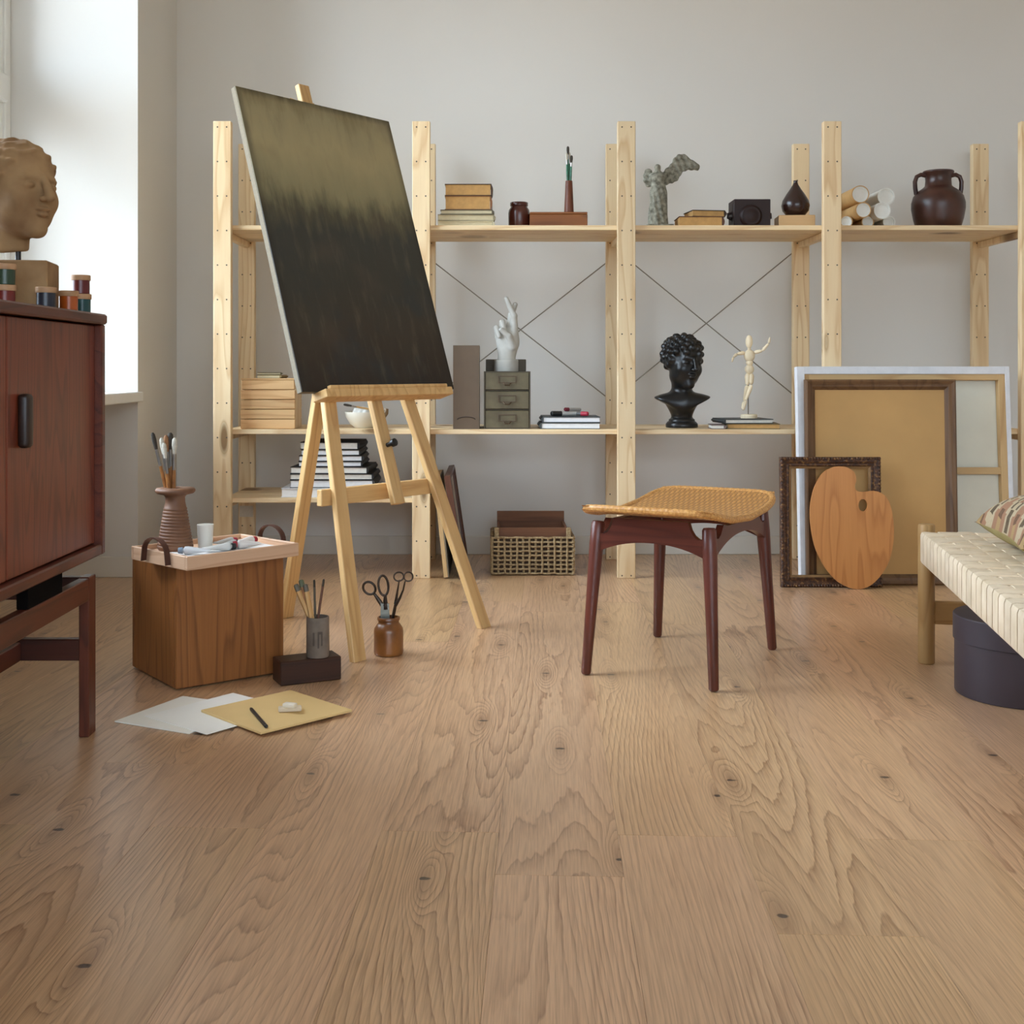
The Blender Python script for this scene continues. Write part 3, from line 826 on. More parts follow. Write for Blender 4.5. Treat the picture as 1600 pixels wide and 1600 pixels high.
stack(Z2, [
    ('white sketchbook under the markers, lower of the two on the middle shelf', 845, 938, .024, 4.60, .20, (62, 66, 64), M_PAGEW, dict(spine='L')),
    ('grey sketchbook with markers lying on it on the middle shelf', 848, 938, .022, 4.605, .20, (60, 66, 70), M_PAGEW, dict(spine='L')),
], 'sketchbooks on the middle shelf')
zm = stack(Z2, [
    ('olive brown book at the bottom under the wooden mannequin', 1140, 1222, .020, 4.605, .17, (104, 88, 54), M_PAGET, dict(rot=-6, spine='L')),
    ('dark slate book with pale pages directly under the mannequin stand', 1128, 1206, .017, 4.615, .16, (56, 60, 60), M_PAGE, dict(rot=7, spine='L')),
], 'books under the mannequin')
book('small mauve-grey book lying against the books under the mannequin', sx(1113, 4.60), sx(1134, 4.60), Z2, .016, 4.60, .11, (116, 100, 96), M_PAGE, rot=-3)

# ------------------------------------------------------------------ top shelf objects
def glaze(name, c, rough=.25, c2=None): return plain(name, c, rough, .25, 14, c2=c2, spec=.6)
M_RED = glaze('red_brown_glaze', (84, 40, 30)); M_DKB = glaze('dark_brown_glaze', (52, 30, 24)); M_BLKB = plain('black_brown_glaze', (44, 27, 24), .5, .25, 14, spec=.3)
def pot(name, label, cat, prof, mat, x, y, z0, group=None, seg=40):
    o = obj(name, lathe(nb(), prof, seg), mat, None, T((x, y, z0)), 50); return tag(o, label, cat, group)
def shell(prof, th, floor_=.006):
    "open vessel: outer profile up, inner profile down"
    r0 = prof[0]
    return [(0, 0)] + [(max(r0[0] - .003, .001), 0)] + prof + [(max(r - th, .001), z) for r, z in prof[::-1] if z > floor_ + .002] + [(0, floor_)]
def vessel(name, label, cat, prof, mat, x, y, z0, th=.004, seg=40, parent=None):
    bm = lathe(nb(), shell(prof, th), seg, caps=False)
    o = obj(name, bm, mat, parent, T((x, y, z0)), 50)
    return o if parent else tag(o, label, cat)
Y0 = 4.74
vessel('jar', 'small glossy red-brown jar left of the long wooden box on the top shelf', 'jar',
       [(.038, .0), (.041, .006), (.042, .065), (.040, .078), (.033, .088), (.032, .092), (.035, .094), (.035, .106), (.033, .108)], M_RED, sx(811, Y0), Y0, Z3)
x0, x1 = sx(828, 4.66), sx(918, 4.66)
wb = thing('wooden_box', 'long low brown wooden box on the top shelf', 'box', ((x0 + x1) / 2, 4.72, Z3))
M_LB = wood('brown_box_wood', (140, 84, 38), (96, 52, 22), 'X', 8, 10, .5, 0, .25)
obj('body', box2(nb(), (-(x1 - x0) / 2, -.06, 0), ((x1 - x0) / 2, .06, .052), .002), M_LB, wb, T(((x0 + x1) / 2, 4.72, Z3)))
obj('lid', box2(nb(), (-(x1 - x0) / 2, -.06, .0525), ((x1 - x0) / 2, .06, .061), .002), M_LB, wb, T(((x0 + x1) / 2, 4.72, Z3)))
xh = sx(889, 4.72); zh = Z3 + .0612
vessel('taper_vase', 'slim tapering brown wooden holder standing on the long wooden box', 'vase', [(.019, 0), (.019, .004), (.0135, .126), (.0125, .128)], wood('holder_wood', (118, 66, 44), (84, 42, 26), 'Z', 5, 20, .45), xh, 4.72, zh, .003)
M_GRN = plain('green_lacquer', (40, 118, 84), .4, .3, 60, c2=(22, 70, 48)); M_BRI = plain('pale_bristle', (206, 200, 184), .8, .3, 200); M_BRD = plain('dark_bristle', (62, 54, 44), .8, .3, 200)
M_FER = plain('ferrule_metal', (168, 164, 158), .3, .2, 80, metal=.9)
def brush(label, p0, p1, r, hl, fl, mh, mb, group, nm='paintbrush', flat=1.0):
    "handle end p0, bristle tip p1"
    p0 = V(p0); p1 = V(p1); L = (p1 - p0).length
    t = thing(nm, label, 'brush', p0, group); M, _ = bar_frame(p0, p1, (1, .02, .03)); a = -L / 2
    obj('handle', lathe(nb(), [(r * .55, a), (r * .9, a + L * .2), (r, a + L * hl * .8), (r * .85, a + L * hl)], 10), mh, t, M)
    obj('ferrule', lathe(nb(), [(r * .9, a + L * hl), (r * .95, a + L * (hl + fl))], 10), M_FER, t, M)
    obj('bristles', lathe(nb(), [(r * .9, a + L * (hl + fl)), (r * 1.30, a + L * (hl + fl + (1 - hl - fl) * .55)), (r * 1.15, a + L * (hl + fl + (1 - hl - fl) * .88)), (r * .5, L / 2)], 10), mb, t, M)
    return t
for k, (dx, dy, tz, tx, lab, mb) in enumerate((
        (-.004, 0, 1.648, -.004, 'tallest green-handled brush in the slim wooden holder', M_BRD), (.003, .003, 1.626, .001, 'green-handled brush with pale bristles left in the slim holder', M_BRI),
        (-.001, -.004, 1.622, -.010, 'green-handled brush leaning left in the slim wooden holder', M_BRI), (.003, -.003, 1.612, .010, 'shortest green-handled brush, leaning right in the slim holder', M_BRD))):
    brush(lab, (xh + dx * .5, 4.72 + dy * .5, zh + .01), (xh + tx, 4.72 + dy, tz), .0042, .80, .07, M_GRN, mb, 'green brushes on the top shelf')
# winged statuette (plain stand-in figure of stone)
M_STONE = plain('grey_stone', (164, 162, 146), .85, .3, 70, c2=(88, 86, 74), bump=.6)
def f_winged(P):
    x, y, z = P[:, 0], P[:, 1], P[:, 2]
    d = s_cap(P, (0, 0, .02), (.002, 0, .13), .036, .029)
    d = smin(d, s_ell(P, (.002, .0, .155), (.027, .022, .045)), .02)
    d = smin(d, s_ell(P, (0, 0, .196), (.033, .02, .022)), .015)
    ang = np.arctan2(y, x)
    d = d + .0032 * np.sin(ang * 9 + z * 55) * np.clip((.16 - z) / .05, 0, 1)
    d = smin(d, s_cap(P, (0, -.002, .212), (-.002, -.004, .232), .0085, .0125), .008)
    wr = s_cap(P, (.018, .012, .185), (.055, .02, .207), .022, .026)
    wr = smin(wr, s_cap(P, (.055, .02, .212), (.095, .025, .256), .026, .026), .02)
    wr = smin(wr, s_cap(P, (.09, .025, .256), (.15, .03, .240), .027, .014), .02)
    wr = np.maximum(wr, np.abs(y - .02 - .05 * (x - .03)) - .009) + .0015 * np.sin(x * 260 + z * 120)
    wl = s_ell(P, (-.034, .015, .196), (.02, .009, .035)) + .0012 * np.sin(z * 300)
    d = smin(d, wr, .006); d = smin(d, wl, .008)
    b = np.maximum(np.abs(x - .006) - .05, np.maximum(np.abs(y) - .036, np.abs(z - .008) - .008))
    return smin(d, b, .004)
ws = obj('winged_statuette', sdf_bm(f_winged, (-.07, -.055, -.004), (.185, .06, .295), 120), M_STONE, None, T((sx(1028, 4.71), 4.71, Z3 + .0001)) @ Matrix.Diagonal((1.03, 1.03, 1.03, 1)), 60)
tag(ws, 'grey stone winged figure in a long draped robe on the top shelf', 'statue')
# square dark pot
xa, xb = sx(1147, 4.68), sx(1204, 4.68); xc = (xa + xb) / 2; hw = (xb - xa) / 2
sp_ = thing('square_pot', 'dark brown glazed square pot with a round boss on the top shelf', 'pot', (xc, 4.735, Z3))
b = nb(); h_ = .113; e = .006
for (lo, hi) in (((-hw, -.055, 0), (hw, .055, .006)), ((-hw, -.055, .006), (hw, -.047, h_)), ((-hw, .047, .006), (hw, .055, h_)), ((-hw, -.047, .006), (-hw + .008, .047, h_)), ((hw - .008, -.047, .006), (hw, .047, h_))):
    box2(b, lo, hi, .002)
obj('body', b, M_BLKB, sp_, T((xc, 4.735, Z3)))
obj('boss', lathe(nb(), [(.044, 0), (.043, .006), (.034, .013), (.030, .012), (.022, .016), (0, .019)], 40), M_BLKB, sp_, T((xc - .006, 4.6805, Z3 + .048)) @ RX(PI / 2), 50)
for s in (-1, 1):
    obj('lug', tube(nb(), [(xc + s * (hw - .002), 4.735, Z3 + .066), (xc + s * (hw + .012), 4.735, Z3 + .062), (xc + s * (hw + .013), 4.735, Z3 + .048), (xc + s * (hw - .002), 4.735, Z3 + .042)], .006, 8), M_BLKB, sp_)
xa, xb = sx(1219, 4.68), sx(1275, 4.68)
tag(obj('wood_block', box(nb(), (0, 0, .026), (xb - xa, .11, .052), .002), M_CRATE, None, T(((xa + xb) / 2, 4.735, Z3)) @ RZ(math.radians(-4))), 'pale rectangular wooden block under the teardrop vase', 'block')
xv = sx(1243, 4.735)
vessel('teardrop_vase', 'dark brown teardrop vase with a narrow neck on a wooden block', 'vase',
       [(.030, 0), (.034, .002), (.050, .022), (.0545, .042), (.050, .062), (.036, .086), (.022, .106), (.011, .124), (.0075, .134), (.0085, .140)], M_DKB, xv, 4.735, Z3 + .0521, .003)
# paper rolls
M_KRAFT = plain('kraft_roll', (204, 162, 104), .7, .12, 40); M_ROLLW = plain('white_roll', (232, 232, 226), .6, .06, 40)
xr3, xr4 = sx(1349, 4.60), sx(1379, 4.615)
rb, rt = .024, .0315
rolls = [(xr3 - .046, Z3 + rb, rb, 4.66, .28, M_KRAFT, 'lowest kraft roll of the pile, half hidden behind the post'),
         ((xr3 + xr4) / 2, Z3 + rb, rb, 4.67, .28, M_KRAFT, 'kraft roll at the bottom middle of the paper roll pile'),
         (xr4 + .047, Z3 + rb, rb, 4.68, .26, M_ROLLW, 'white paper roll lying lowest nearest the jug'),
         (xr3, Z3 + .0605, rt - .002, 4.60, .36, M_KRAFT, 'lower left kraft roll with its white end facing out'),
         (xr4, Z3 + .0605, rt + .0005, 4.615, .33, M_ROLLW, 'lower right white paper roll on top of the bottom layer'),
         (xr3 - .002, Z3 + .1245, .0335, 4.63, .30, M_KRAFT, 'upper left kraft-backed paper roll on top of the pile'),
         (xr4 + .029, Z3 + .1195, .0335, 4.66, .28, M_ROLLW, 'upper right white paper roll on top of the pile')]
for x, z, r, yf, L, mt, lab in rolls:
    p = V((x, yf, z))
    t = thing('paper_roll', lab, 'paper roll', (p.x, yf, z - r), 'paper rolls on the top shelf')
    M = T(p) @ RX(-PI / 2)
    o = nb(); lathe(o, [(r - .003, 0), (r, .0), (r, L), (r - .003, L), (r - .003, 0)], 32, M, False)
    obj('sleeve', o, mt, t, None, 40)
    obj('paper', lathe(nb(), [(r - .0032, .0015), (r - .0048, .0015), (r - .0050, .006), (r - .009, .0065), (r - .0095, .0085), (0, .009)], 32, M, False), M_ROLLW, t, None, 40)
# two-handled jug
xj = sx(1466, 4.75)
jug = thing('jug', 'dark brown two-handled clay jug at the right of the top shelf', 'jug', (xj, 4.75, Z3))
M_JUG = glaze('jug_glaze', (78, 42, 30), .35, (48, 24, 18))
obj('body', lathe(nb(), shell([(.078, 0), (.082, .003), (.094, .04), (.101, .075), (.101, .095), (.094, .118), (.078, .136), (.058, .148), (.050, .155), (.048, .175), (.050, .192), (.058, .200), (.059, .204), (.057, .207)], .006), 48, caps=False), M_JUG, jug, T((xj, 4.75, Z3)) @ Matrix.Diagonal((1, 1, 1.12, 1)), 50)
for s in (-1, 1):
    obj('handle', tube(nb(), [(xj + s * .050, 4.75, Z3 + .214), (xj + s * .068, 4.75, Z3 + .218), (xj + s * .084, 4.75, Z3 + .210), (xj + s * .091, 4.75, Z3 + .190), (xj + s * .090, 4.75, Z3 + .165), (xj + s * .086, 4.75, Z3 + .140)], .0085, 10), M_JUG, jug)

# ------------------------------------------------------------------ middle shelf objects
# slatted wooden crate and the booklets on it
xa, xb = sx(376, 4.605), sx(461, 4.605)
cr = thing('slatted_crate', 'pale wooden crate of horizontal slats on the shelf left of the easel', 'crate', ((xa + xb) / 2, 4.68, Z2))
hs_ = .0372
for k in range(5):
    ins = .003 if k == 4 else 0
    for yy in (4.610, 4.762):
        obj('slat', box(nb(), (0, 0, 0), (xb - xa - 2 * ins, .010, hs_ - .0022), .0018), M_CRATE, cr, T(((xa + xb) / 2, yy, Z2 + hs_ * (k + .5))))
for s in (xa + .006, xb - .006):
    obj('end_panel', box(nb(), (0, 0, 0), (.012, .140, hs_ * 5 - .004), .001), M_PINE, cr, T((s, 4.686, Z2 + hs_ * 2.5)))
obj('lid', box(nb(), (0, 0, 0), (xb - xa - .002, .162, .006), .001), M_CRATE, cr, T(((xa + xb) / 2, 4.686, Z2 + hs_ * 5 + .003)))
zc = Z2 + hs_ * 5 + .0063
stack(zc, [('olive booklet at the bottom on the slatted crate', 402, 440, .013, 4.625, .10, (140, 118, 70), M_PAGEC, dict(rot=-5, tc=.0015)),
           ('thin dark olive booklet on top of the slatted crate', 399, 436, .009, 4.63, .10, (92, 86, 60), M_PAGEC, dict(rot=9, tc=.0015))], 'booklets on the slatted crate')
# white bowl
xw = sx(570, 4.72)
bw = thing('bowl', 'white ceramic bowl holding crumpled paper on the shelf behind the easel', 'bowl', (xw, 4.72, Z2))
obj('body', lathe(nb(), shell([(.038, 0), (.040, .002), (.058, .016), (.072, .040), (.077, .060), (.0765, .0615)], .004), 40, caps=False), plain('cream_ceramic', (228, 222, 206), .35, .06), bw, T((xw, 4.72, Z2)), 50)
obj('spout', tube(nb(), [(xw + .068, 4.715, Z2 + .040), (xw + .083, 4.71, Z2 + .058), (xw + .086, 4.71, Z2 + .074)], [.012, .010, .007], 10), plain('brown_glaze_spout', (142, 118, 88), .5, .2), bw)
def f_crumple(P):
    d = s_ell(P, (0, 0, 0), (.05, .05, .03))
    return d + .006 * np.sin(P[:, 0] * 90 + P[:, 2] * 60) * np.sin(P[:, 1] * 80 + 1) + .004 * np.sin(P[:, 0] * 190 - P[:, 1] * 150 + 2)
tag(obj('crumpled_paper', sdf_bm(f_crumple, (-.065, -.065, -.045), (.065, .065, .045), 40), M_ROLLW, None, T((xw, 4.72, Z2 + .049)), 30), 'ball of crumpled white paper lying in the white bowl', 'paper')
brush('dark-tipped brush laid across the white bowl behind the easel', (xw + .055, 4.665, Z2 + .0675), (xw - .075, 4.655, Z2 + .092), .004, .62, .14, M_EASEL, M_BRD, 'brush on the bowl')
# magazine file
xa, xb = sx(708, 4.60), sx(749, 4.60)
mf = thing('magazine_file', 'tall brown cardboard magazine file on the middle shelf', 'file box', ((xa + xb) / 2, 4.72, Z2))
M_MF = plain('brown_card', (104, 86, 68), .65, .08, 30)
b = nb(); h_ = .317; x_ = (xb - xa) / 2
box2(b, (-x_, -.12, 0), (x_, .12, .003)); box2(b, (-x_, -.12, .003), (x_, -.117, h_)); box2(b, (-x_, .117, .003), (x_, .12, h_))
box2(b, (-x_, -.117, .003), (-x_ + .003, .117, h_)); box2(b, (x_ - .003, -.117, .003), (x_, .117, h_)); box2(b, (-x_ + .003, -.117, h_ - .003), (x_ - .003, .117, h_))
MFM = T(((xa + xb) / 2, 4.72, Z2))
obj('body', b, M_MF, mf, MFM)
pts = [(-.034, .036)] + [(.034 * math.cos(PI - PI * i / 10), .036 + .010 * math.sin(PI * i / 10)) for i in range(1, 10)] + [(.034, .036)]
obj('finger_pull', tube(nb(), [(x, -.1205, z) for x, z in pts], .0018, 6), plain('dark_slot', (58, 44, 34), .7), mf, MFM)
# drawer unit
xa, xb = sx(756, 4.605), sx(829, 4.605); xm = (xa + xb) / 2; wd = xb - xa; hd = .2185
du = thing('drawer_box', 'small olive-brown three-drawer desk cabinet on the middle shelf', 'drawer box', (xm, 4.72, Z2))
M_DU = plain('olive_card', (106, 96, 70), .6, .15, 20, c2=(84, 74, 52)); M_DUD = plain('olive_card_dark', (72, 62, 44), .6, .1, 20)
b = nb(); e = .005
box2(b, (-wd / 2, -.11, 0), (wd / 2, .12, e)); box2(b, (-wd / 2, -.11, hd - e), (wd / 2, .12, hd)); box2(b, (-wd / 2, -.11, e), (-wd / 2 + e, .12, hd - e)); box2(b, (wd / 2 - e, -.11, e), (wd / 2, .12, hd - e)); box2(b, (-wd / 2 + e, .115, e), (wd / 2 - e, .12, hd - e))
for k in (1, 2): box2(b, (-wd / 2 + e, -.105, hd * k / 3 - .0015), (wd / 2 - e, .115, hd * k / 3 + .0015))
obj('case', b, M_DUD, du, T((xm, 4.72, Z2)))
for k in range(3):
    zc = hd * (k + .5) / 3
    dr = obj('drawer', box(nb(), (0, 0, 0), (wd - 2 * e - .002, .20, hd / 3 - .007), .0015), M_DU, du, T((xm, 4.711, Z2 + zc)))
    b = nb(); box2(b, (-.034, -.003, -.012), (.034, 0, -.009)); box2(b, (-.034, -.003, .012), (.034, 0, .015)); box2(b, (-.034, -.003, -.009), (-.031, 0, .012)); box2(b, (.031, -.003, -.009), (.034, 0, .012))
    tube(b, [(-.014, -.002, -.012), (-.009, -.010, -.019), (.009, -.010, -.019), (.014, -.002, -.012)], .0025, 6)
    obj('label_holder', b, plain('bronze', (84, 64, 44), .4, .2, metal=.4), dr, T((xm, 4.611, Z2 + zc + .004)))
zt = Z2 + hd
tag(obj('card_box', box2(nb(), (sx(759, 4.75), 4.755, zt + .0002), (sx(822, 4.75), 4.83, zt + .047), .002), plain('grey_brown_card', (92, 82, 66), .65, .15, 20), None), 'small grey-brown box behind the plaster hand on the drawer cabinet', 'box')
# plaster hand with crossed fingers
M_PLAST = plain('plaster', (190, 188, 180), .75, .10, 40, bump=.1)
hn = thing('hand_sculpture', 'grey-white plaster hand with crossed fingers on the drawer cabinet', 'sculpture', (sx(791, 4.69), 4.69, zt))
def q(x, y, dy=0.0): return ((x - 791) / 405.0, dy, (561 - y) / 405.0)
def f_hand(P):
    d = s_cap(P, q(791, 566), q(792, 552), .036, .034)
    d = smin(d, s_ell(P, q(793, 532), (.044, .026, .055)), .02)
    d = smin(d, s_cap(P, q(801, 535, -.01), q(803, 515, 0), .022, .015), .015)
    f = s_cap(P, q(804, 516, -.004), q(803, 492, -.013), .0145, .0120)
    f = smin(f, s_cap(P, q(803, 492, -.013), q(791, 465, -.010), .0120, .0085), .006)
    m = s_cap(P, q(795, 516, .006), q(799, 490, .010), .0145, .0120)
    m = smin(m, s_cap(P, q(799, 490, .010), q(805, 474, .004), .0120, .0095), .006)
    d = smin(d, f, .006); d = smin(d, m, .006)
    r = smin(s_cap(P, q(786, 522, .004), q(785, 502, -.012), .0135, .0115), s_cap(P, q(785, 502, -.012), q(788, 516, -.032), .0115, .0095), .004)
    p = smin(s_cap(P, q(778, 526, .004), q(776, 511, -.010), .0120, .0105), s_cap(P, q(776, 511, -.010), q(780, 524, -.028), .0105, .0085), .004)
    t = smin(s_cap(P, q(801, 540, -.022), q(795, 524, -.034), .0150, .0125), s_cap(P, q(795, 524, -.034), q(783, 514, -.040), .0125, .0095), .006)
    d = smin(d, r, .005); d = smin(d, p, .005); d = smin(d, t, .005)
    return np.maximum(d, -P[:, 2])
obj('hand', sdf_bm(f_hand, (-.06, -.065, -.004), (.065, .05, .26), 110), M_PLAST, hn, T((sx(791, 4.69), 4.69, zt + .043)), 60)
obj('plinth', lathe(nb(), [(.046, 0), (.047, .002), (.047, .042), (.0455, .044)], 40), M_PLAST, hn, T((sx(791, 4.69), 4.69, zt + .0002)))
# markers on the sketchbooks
zs = Z2 + .0468
def marker(label, p0, p1, r, capc, bodyc, capfrac=.3):
    p0 = V(p0); p1 = V(p1); t = thing('marker', label, 'marker', p0, 'markers on the sketchbooks'); M, L = bar_frame(p0, p1, (0, .02, 1))
    obj('cap', lathe(nb(), [(r * .8, -L / 2), (r * 1.15, -L / 2 + .003), (r * 1.15, -L / 2 + L * capfrac)], 14), cover(capc), t, M)
    obj('barrel', lathe(nb(), [(r, -L / 2 + L * capfrac), (r, L / 2 - .003), (r * .7, L / 2)], 14), cover(bodyc), t, M)
marker('thick marker with a black cap lying on the grey sketchbook', (sx(861, 4.64), 4.64, zs + .0105), (sx(915, 4.66), 4.70, zs + .009), .0085, (30, 30, 30), (196, 196, 192))
marker('grey marker with a red cap on the grey sketchbook', (sx(919, 4.66), 4.655, zs + .009), (sx(868, 4.68), 4.735, zs + .009), .0075, (178, 42, 62), (92, 92, 90), .2)
marker('slim marker with a dark red cap lying across the other markers', (sx(882, 4.66), 4.66, zs + .026), (sx(908, 4.68), 4.70, zs + .024), .0065, (110, 26, 40), (170, 166, 160), .25)
# black bust
M_BUST = plain('black_resin', (20, 20, 21), .32, .2, 30, spec=.5)
bxc = sx(1066, 4.72); bt = thing('bust', 'glossy black bust of a curly-haired man on the middle shelf', 'bust', (bxc, 4.72, Z2))
def head_sdf(P, yaw=0.0, hair=None, ears=True):
    "head of unit height: chin z=-.5, crown z=.5; face looks along -y"
    c, s = math.cos(yaw), math.sin(yaw)
    Q = np.stack([P[:, 0] * c + P[:, 1] * s, -P[:, 0] * s + P[:, 1] * c, P[:, 2]], 1)
    d = s_ell(Q, (0, .06, .14), (.335, .40, .355))
    d = smin(d, s_ell(Q, (0, -.10, -.13), (.265, .28, .36)), .12)
    d = smin(d, s_ell(Q, (0, -.28, -.41), (.10, .085, .085)), .08)
    A = np.stack([np.abs(Q[:, 0]), Q[:, 1], Q[:, 2]], 1)
    d = smin(d, s_cap(A, (.0, -.350, .085), (.15, -.305, .085), .045, .035), .06)
    d = smax(d, -s_ell(A, (.125, -.415, .015), (.085, .085, .055)), .05)
    d = smin(d, s_ell(A, (.125, -.318, .012), (.062, .05, .036)), .015)
    d = smin(d, s_ell(A, (.16, -.24, -.12), (.085, .08, .09)), .10)
    d = smin(d, s_cap(Q, (0, -.385, .09), (0, -.475, -.105), .032, .050), .03)
    d = smin(d, s_ell(A, (.042, -.425, -.12), (.035, .035, .028)), .02)
    d = smin(d, s_ell(A, (.020, -.372, -.215), (.062, .042, .024)), .015)
    d = smin(d, s_ell(Q, (0, -.368, -.266), (.062, .040, .028)), .012)
    d = smin(d, s_ell(A, (.13, -.06, -.27), (.12, .17, .12)), .08)
    if ears: d = smin(d, s_ell(A, (.31, .02, -.01), (.04, .075, .115)), .03)
    return d, Q
rs = np.random.RandomState(3)
curls = []
while len(curls) < 120:
    v = rs.normal(size=3); v /= np.linalg.norm(v)
    p = np.array((v[0] * .345, .05 + v[1] * .40, .16 + v[2] * .36))
    if p[2] < -.12 or (p[1] < -.12 and p[2] < .19): continue
    if p[1] < -.02 and p[2] < .02: continue
    if all(np.linalg.norm(p - c_) > .085 for c_ in curls): curls.append(p)
    elif rs.rand() < .004: break
HS = .212
def f_bust(P):
    U = (P - np.array((.002, 0, .262))) / HS
    yaw = math.radians(24); tl = math.radians(-5)
    U = np.stack([U[:, 0] * math.cos(tl) + U[:, 2] * math.sin(tl), U[:, 1], -U[:, 0] * math.sin(tl) + U[:, 2] * math.cos(tl)], 1)
    d, Q = head_sdf(U, yaw)
    dc = np.full(len(P), 9.0)
    for c_ in curls: dc = np.minimum(dc, np.linalg.norm(Q - c_, axis=1) - .064)
    d = smin(d, dc, .05) * HS
    d = smin(d, s_cap(P, (-.002, .016, .10), (0, .014, .20), .043, .037), .025)
    d = smin(d, s_cap(P, (.012, -.024, .115), (-.022, -.006, .195), .012, .010), .012)
    ch = s_ell(P, (.004, .012, .100), (.128, .058, .056))
    ch = smax(ch, P[:, 2] - .155 + np.abs(P[:, 0]) * .2, .02)
    ch = smax(ch, (.064 + np.abs(P[:, 0]) * .50) - P[:, 2], .01)
    d = smin(d, ch, .02)
    d = smin(d, s_cap(P, (0, .012, .05), (0, .012, .085), .042, .055), .02)
    return d
obj('figure', sdf_bm(f_bust, (-.145, -.125, .035), (.145, .13, .40), 115), M_BUST, bt, T((bxc, 4.72, Z2)) @ Matrix.Diagonal((.985, .985, .96, 1)), 70)
obj('pedestal', lathe(nb(), [(.060, 0), (.062, .003), (.062, .014), (.056, .022), (.051, .025), (.050, .032), (.044, .036), (.039, .045), (.040, .056), (.046, .068), (0, .07)], 48), M_BUST, bt, T((bxc, 4.732, Z2 + .0001)), 50)
# mannequin
mxp, myp = sx(1170, 4.69), 4.69
zm += .0002
mn = thing('mannequin', 'small jointed wooden artist mannequin with one arm raised, on books', 'mannequin', (mxp, myp, zm))
def mq(x, y, dy=0.0): return V((mxp + (x - 1170) / 405.0, myp + dy, .78 - (y - 578) / 405.0))
def limb(name, p0, p1, r0, r1, rm=None):
    M, L = bar_frame(p0, p1, (.3, 1, .1)); rm = rm or max(r0, r1) * 1.08
    obj(name, lathe(nb(), [(0, -L / 2), (r0 * .7, -L / 2 + r0 * .3), (r0, -L / 2 + r0), (rm, -L * .15), (r1, L / 2 - r1), (r1 * .7, L / 2 - r1 * .3), (0, L / 2)], 16), M_MANN, mn, M, 60)
obj('stand_base', lathe(nb(), [(.031, 0), (.032, .002), (.032, .013), (.030, .015), (0, .015)], 32), M_MANN, mn, T((mxp, myp, zm)))
rod('stand_rod', (mxp, myp + .010, zm + .013), (mxp, myp + .012, mq(0, 590).z), .0022, .0022, M_WIRE, mn, 8, False)
def ell_part(name, c, r, rz=0, ry=0):
    b = nb(); bmesh.ops.create_uvsphere(b, u_segments=20, v_segments=14, radius=1)
    obj(name, b, M_MANN, mn, T(c) @ RZ(rz) @ RY(ry) @ Matrix.Diagonal((r[0], r[1], r[2], 1)), 60)
ell_part('head', mq(1170.5, 534), (.0135, .0155, .026)); limb('neck', mq(1170.5, 541), mq(1171, 552), .0055, .0065)
ell_part('chest', mq(1171, 556), (.0215, .0145, .0245)); ell_part('waist', mq(1171, 567), (.014, .0115, .013)); ell_part('hips', mq(1171, 577), (.018, .014, .0185))
limb('upper_arm', mq(1164, 551), mq(1151, 553, -.01), .0068, .0058); limb('forearm', mq(1151, 553, -.01), mq(1144, 558, -.02), .0056, .0045); limb('hand', mq(1144, 558, -.02), mq(1142, 566, -.02), .0042, .003)
limb('upper_arm', mq(1178, 551), mq(1190, 548, -.012), .0068, .0058); limb('forearm', mq(1190, 548, -.012), mq(1200, 537, -.012), .0056, .0045); limb('hand', mq(1200, 537, -.012), mq(1202, 527, -.010), .0045, .0032)
limb('thigh', mq(1168, 583), mq(1167, 602, -.006), .0098, .0078); limb('shin', mq(1167, 602, -.006), mq(1163, 627, .002), .0078, .0055); limb('foot', mq(1163, 627, .002), mq(1159, 639, -.006), .0058, .0045)
limb('thigh', mq(1174, 583), mq(1173, 601, -.012), .0098, .0078); limb('shin', mq(1173, 601, -.012), mq(1165, 625, -.004), .0078, .0055); limb('foot', mq(1165, 625, -.004), mq(1160, 641, -.012), .0058, .0045)

# ------------------------------------------------------------------ things leaning and standing on the floor
def lean(xa, yb, dy, H, z0=0.0):
    "frame leaning back: local x along X, y up the slope, z out towards the room; origin = lower left back edge"
    s = dy / H; c = math.sqrt(1 - s * s)
    return frame((xa, yb, z0), V((1, 0, 0)), V((0, s, c)), V((0, -c, s)))
M_CANW = plain('primed_canvas_edge', (226, 226, 228), .8, .10, 30, bump=.15); M_CANB = plain('canvas_back', (226, 224, 208), .9, .06, 10, bump=.1)
M_STR = wood('stretcher_pine', (206, 172, 122), (172, 130, 82), 'Y', 6, 10, .6, 0, .15); M_STRX = wood('stretcher_pine_x', (206, 172, 122), (172, 130, 82), 'X', 6, 10, .6, 0, .15)
# big canvas seen from behind
Wc, Hc, Tc = .785, .792, .036
ML = lean(1.135, 4.470, .062, Hc)
cv_ = thing('stretched_canvas', 'large white-edged canvas turned to show its back, leaning on the rack', 'canvas', (1.53, 4.47, 0))
obj('canvas', box2(nb(), (.002, .002, .0005), (Wc - .002, Hc - .002, .004)), M_CANB, cv_, ML)
b = nb(); e = .006; f2 = .028
for lo, hi in (((0, 0, 0), (e, Hc, Tc)), ((Wc - e, 0, 0), (Wc, Hc, Tc)), ((e, 0, 0), (Wc - e, e, Tc)), ((e, Hc - e, 0), (Wc - e, Hc, Tc)),
               ((0, 0, Tc), (f2, Hc, Tc + .003)), ((Wc - f2 * .6, 0, Tc), (Wc, Hc, Tc + .003)), ((f2, Hc - f2, Tc), (Wc - f2 * .6, Hc, Tc + .003)), ((f2, 0, Tc), (Wc - f2 * .6, f2, Tc + .003))):
    box2(b, lo, hi, .0008)
obj('folded_edge', b, M_CANW, cv_, ML)
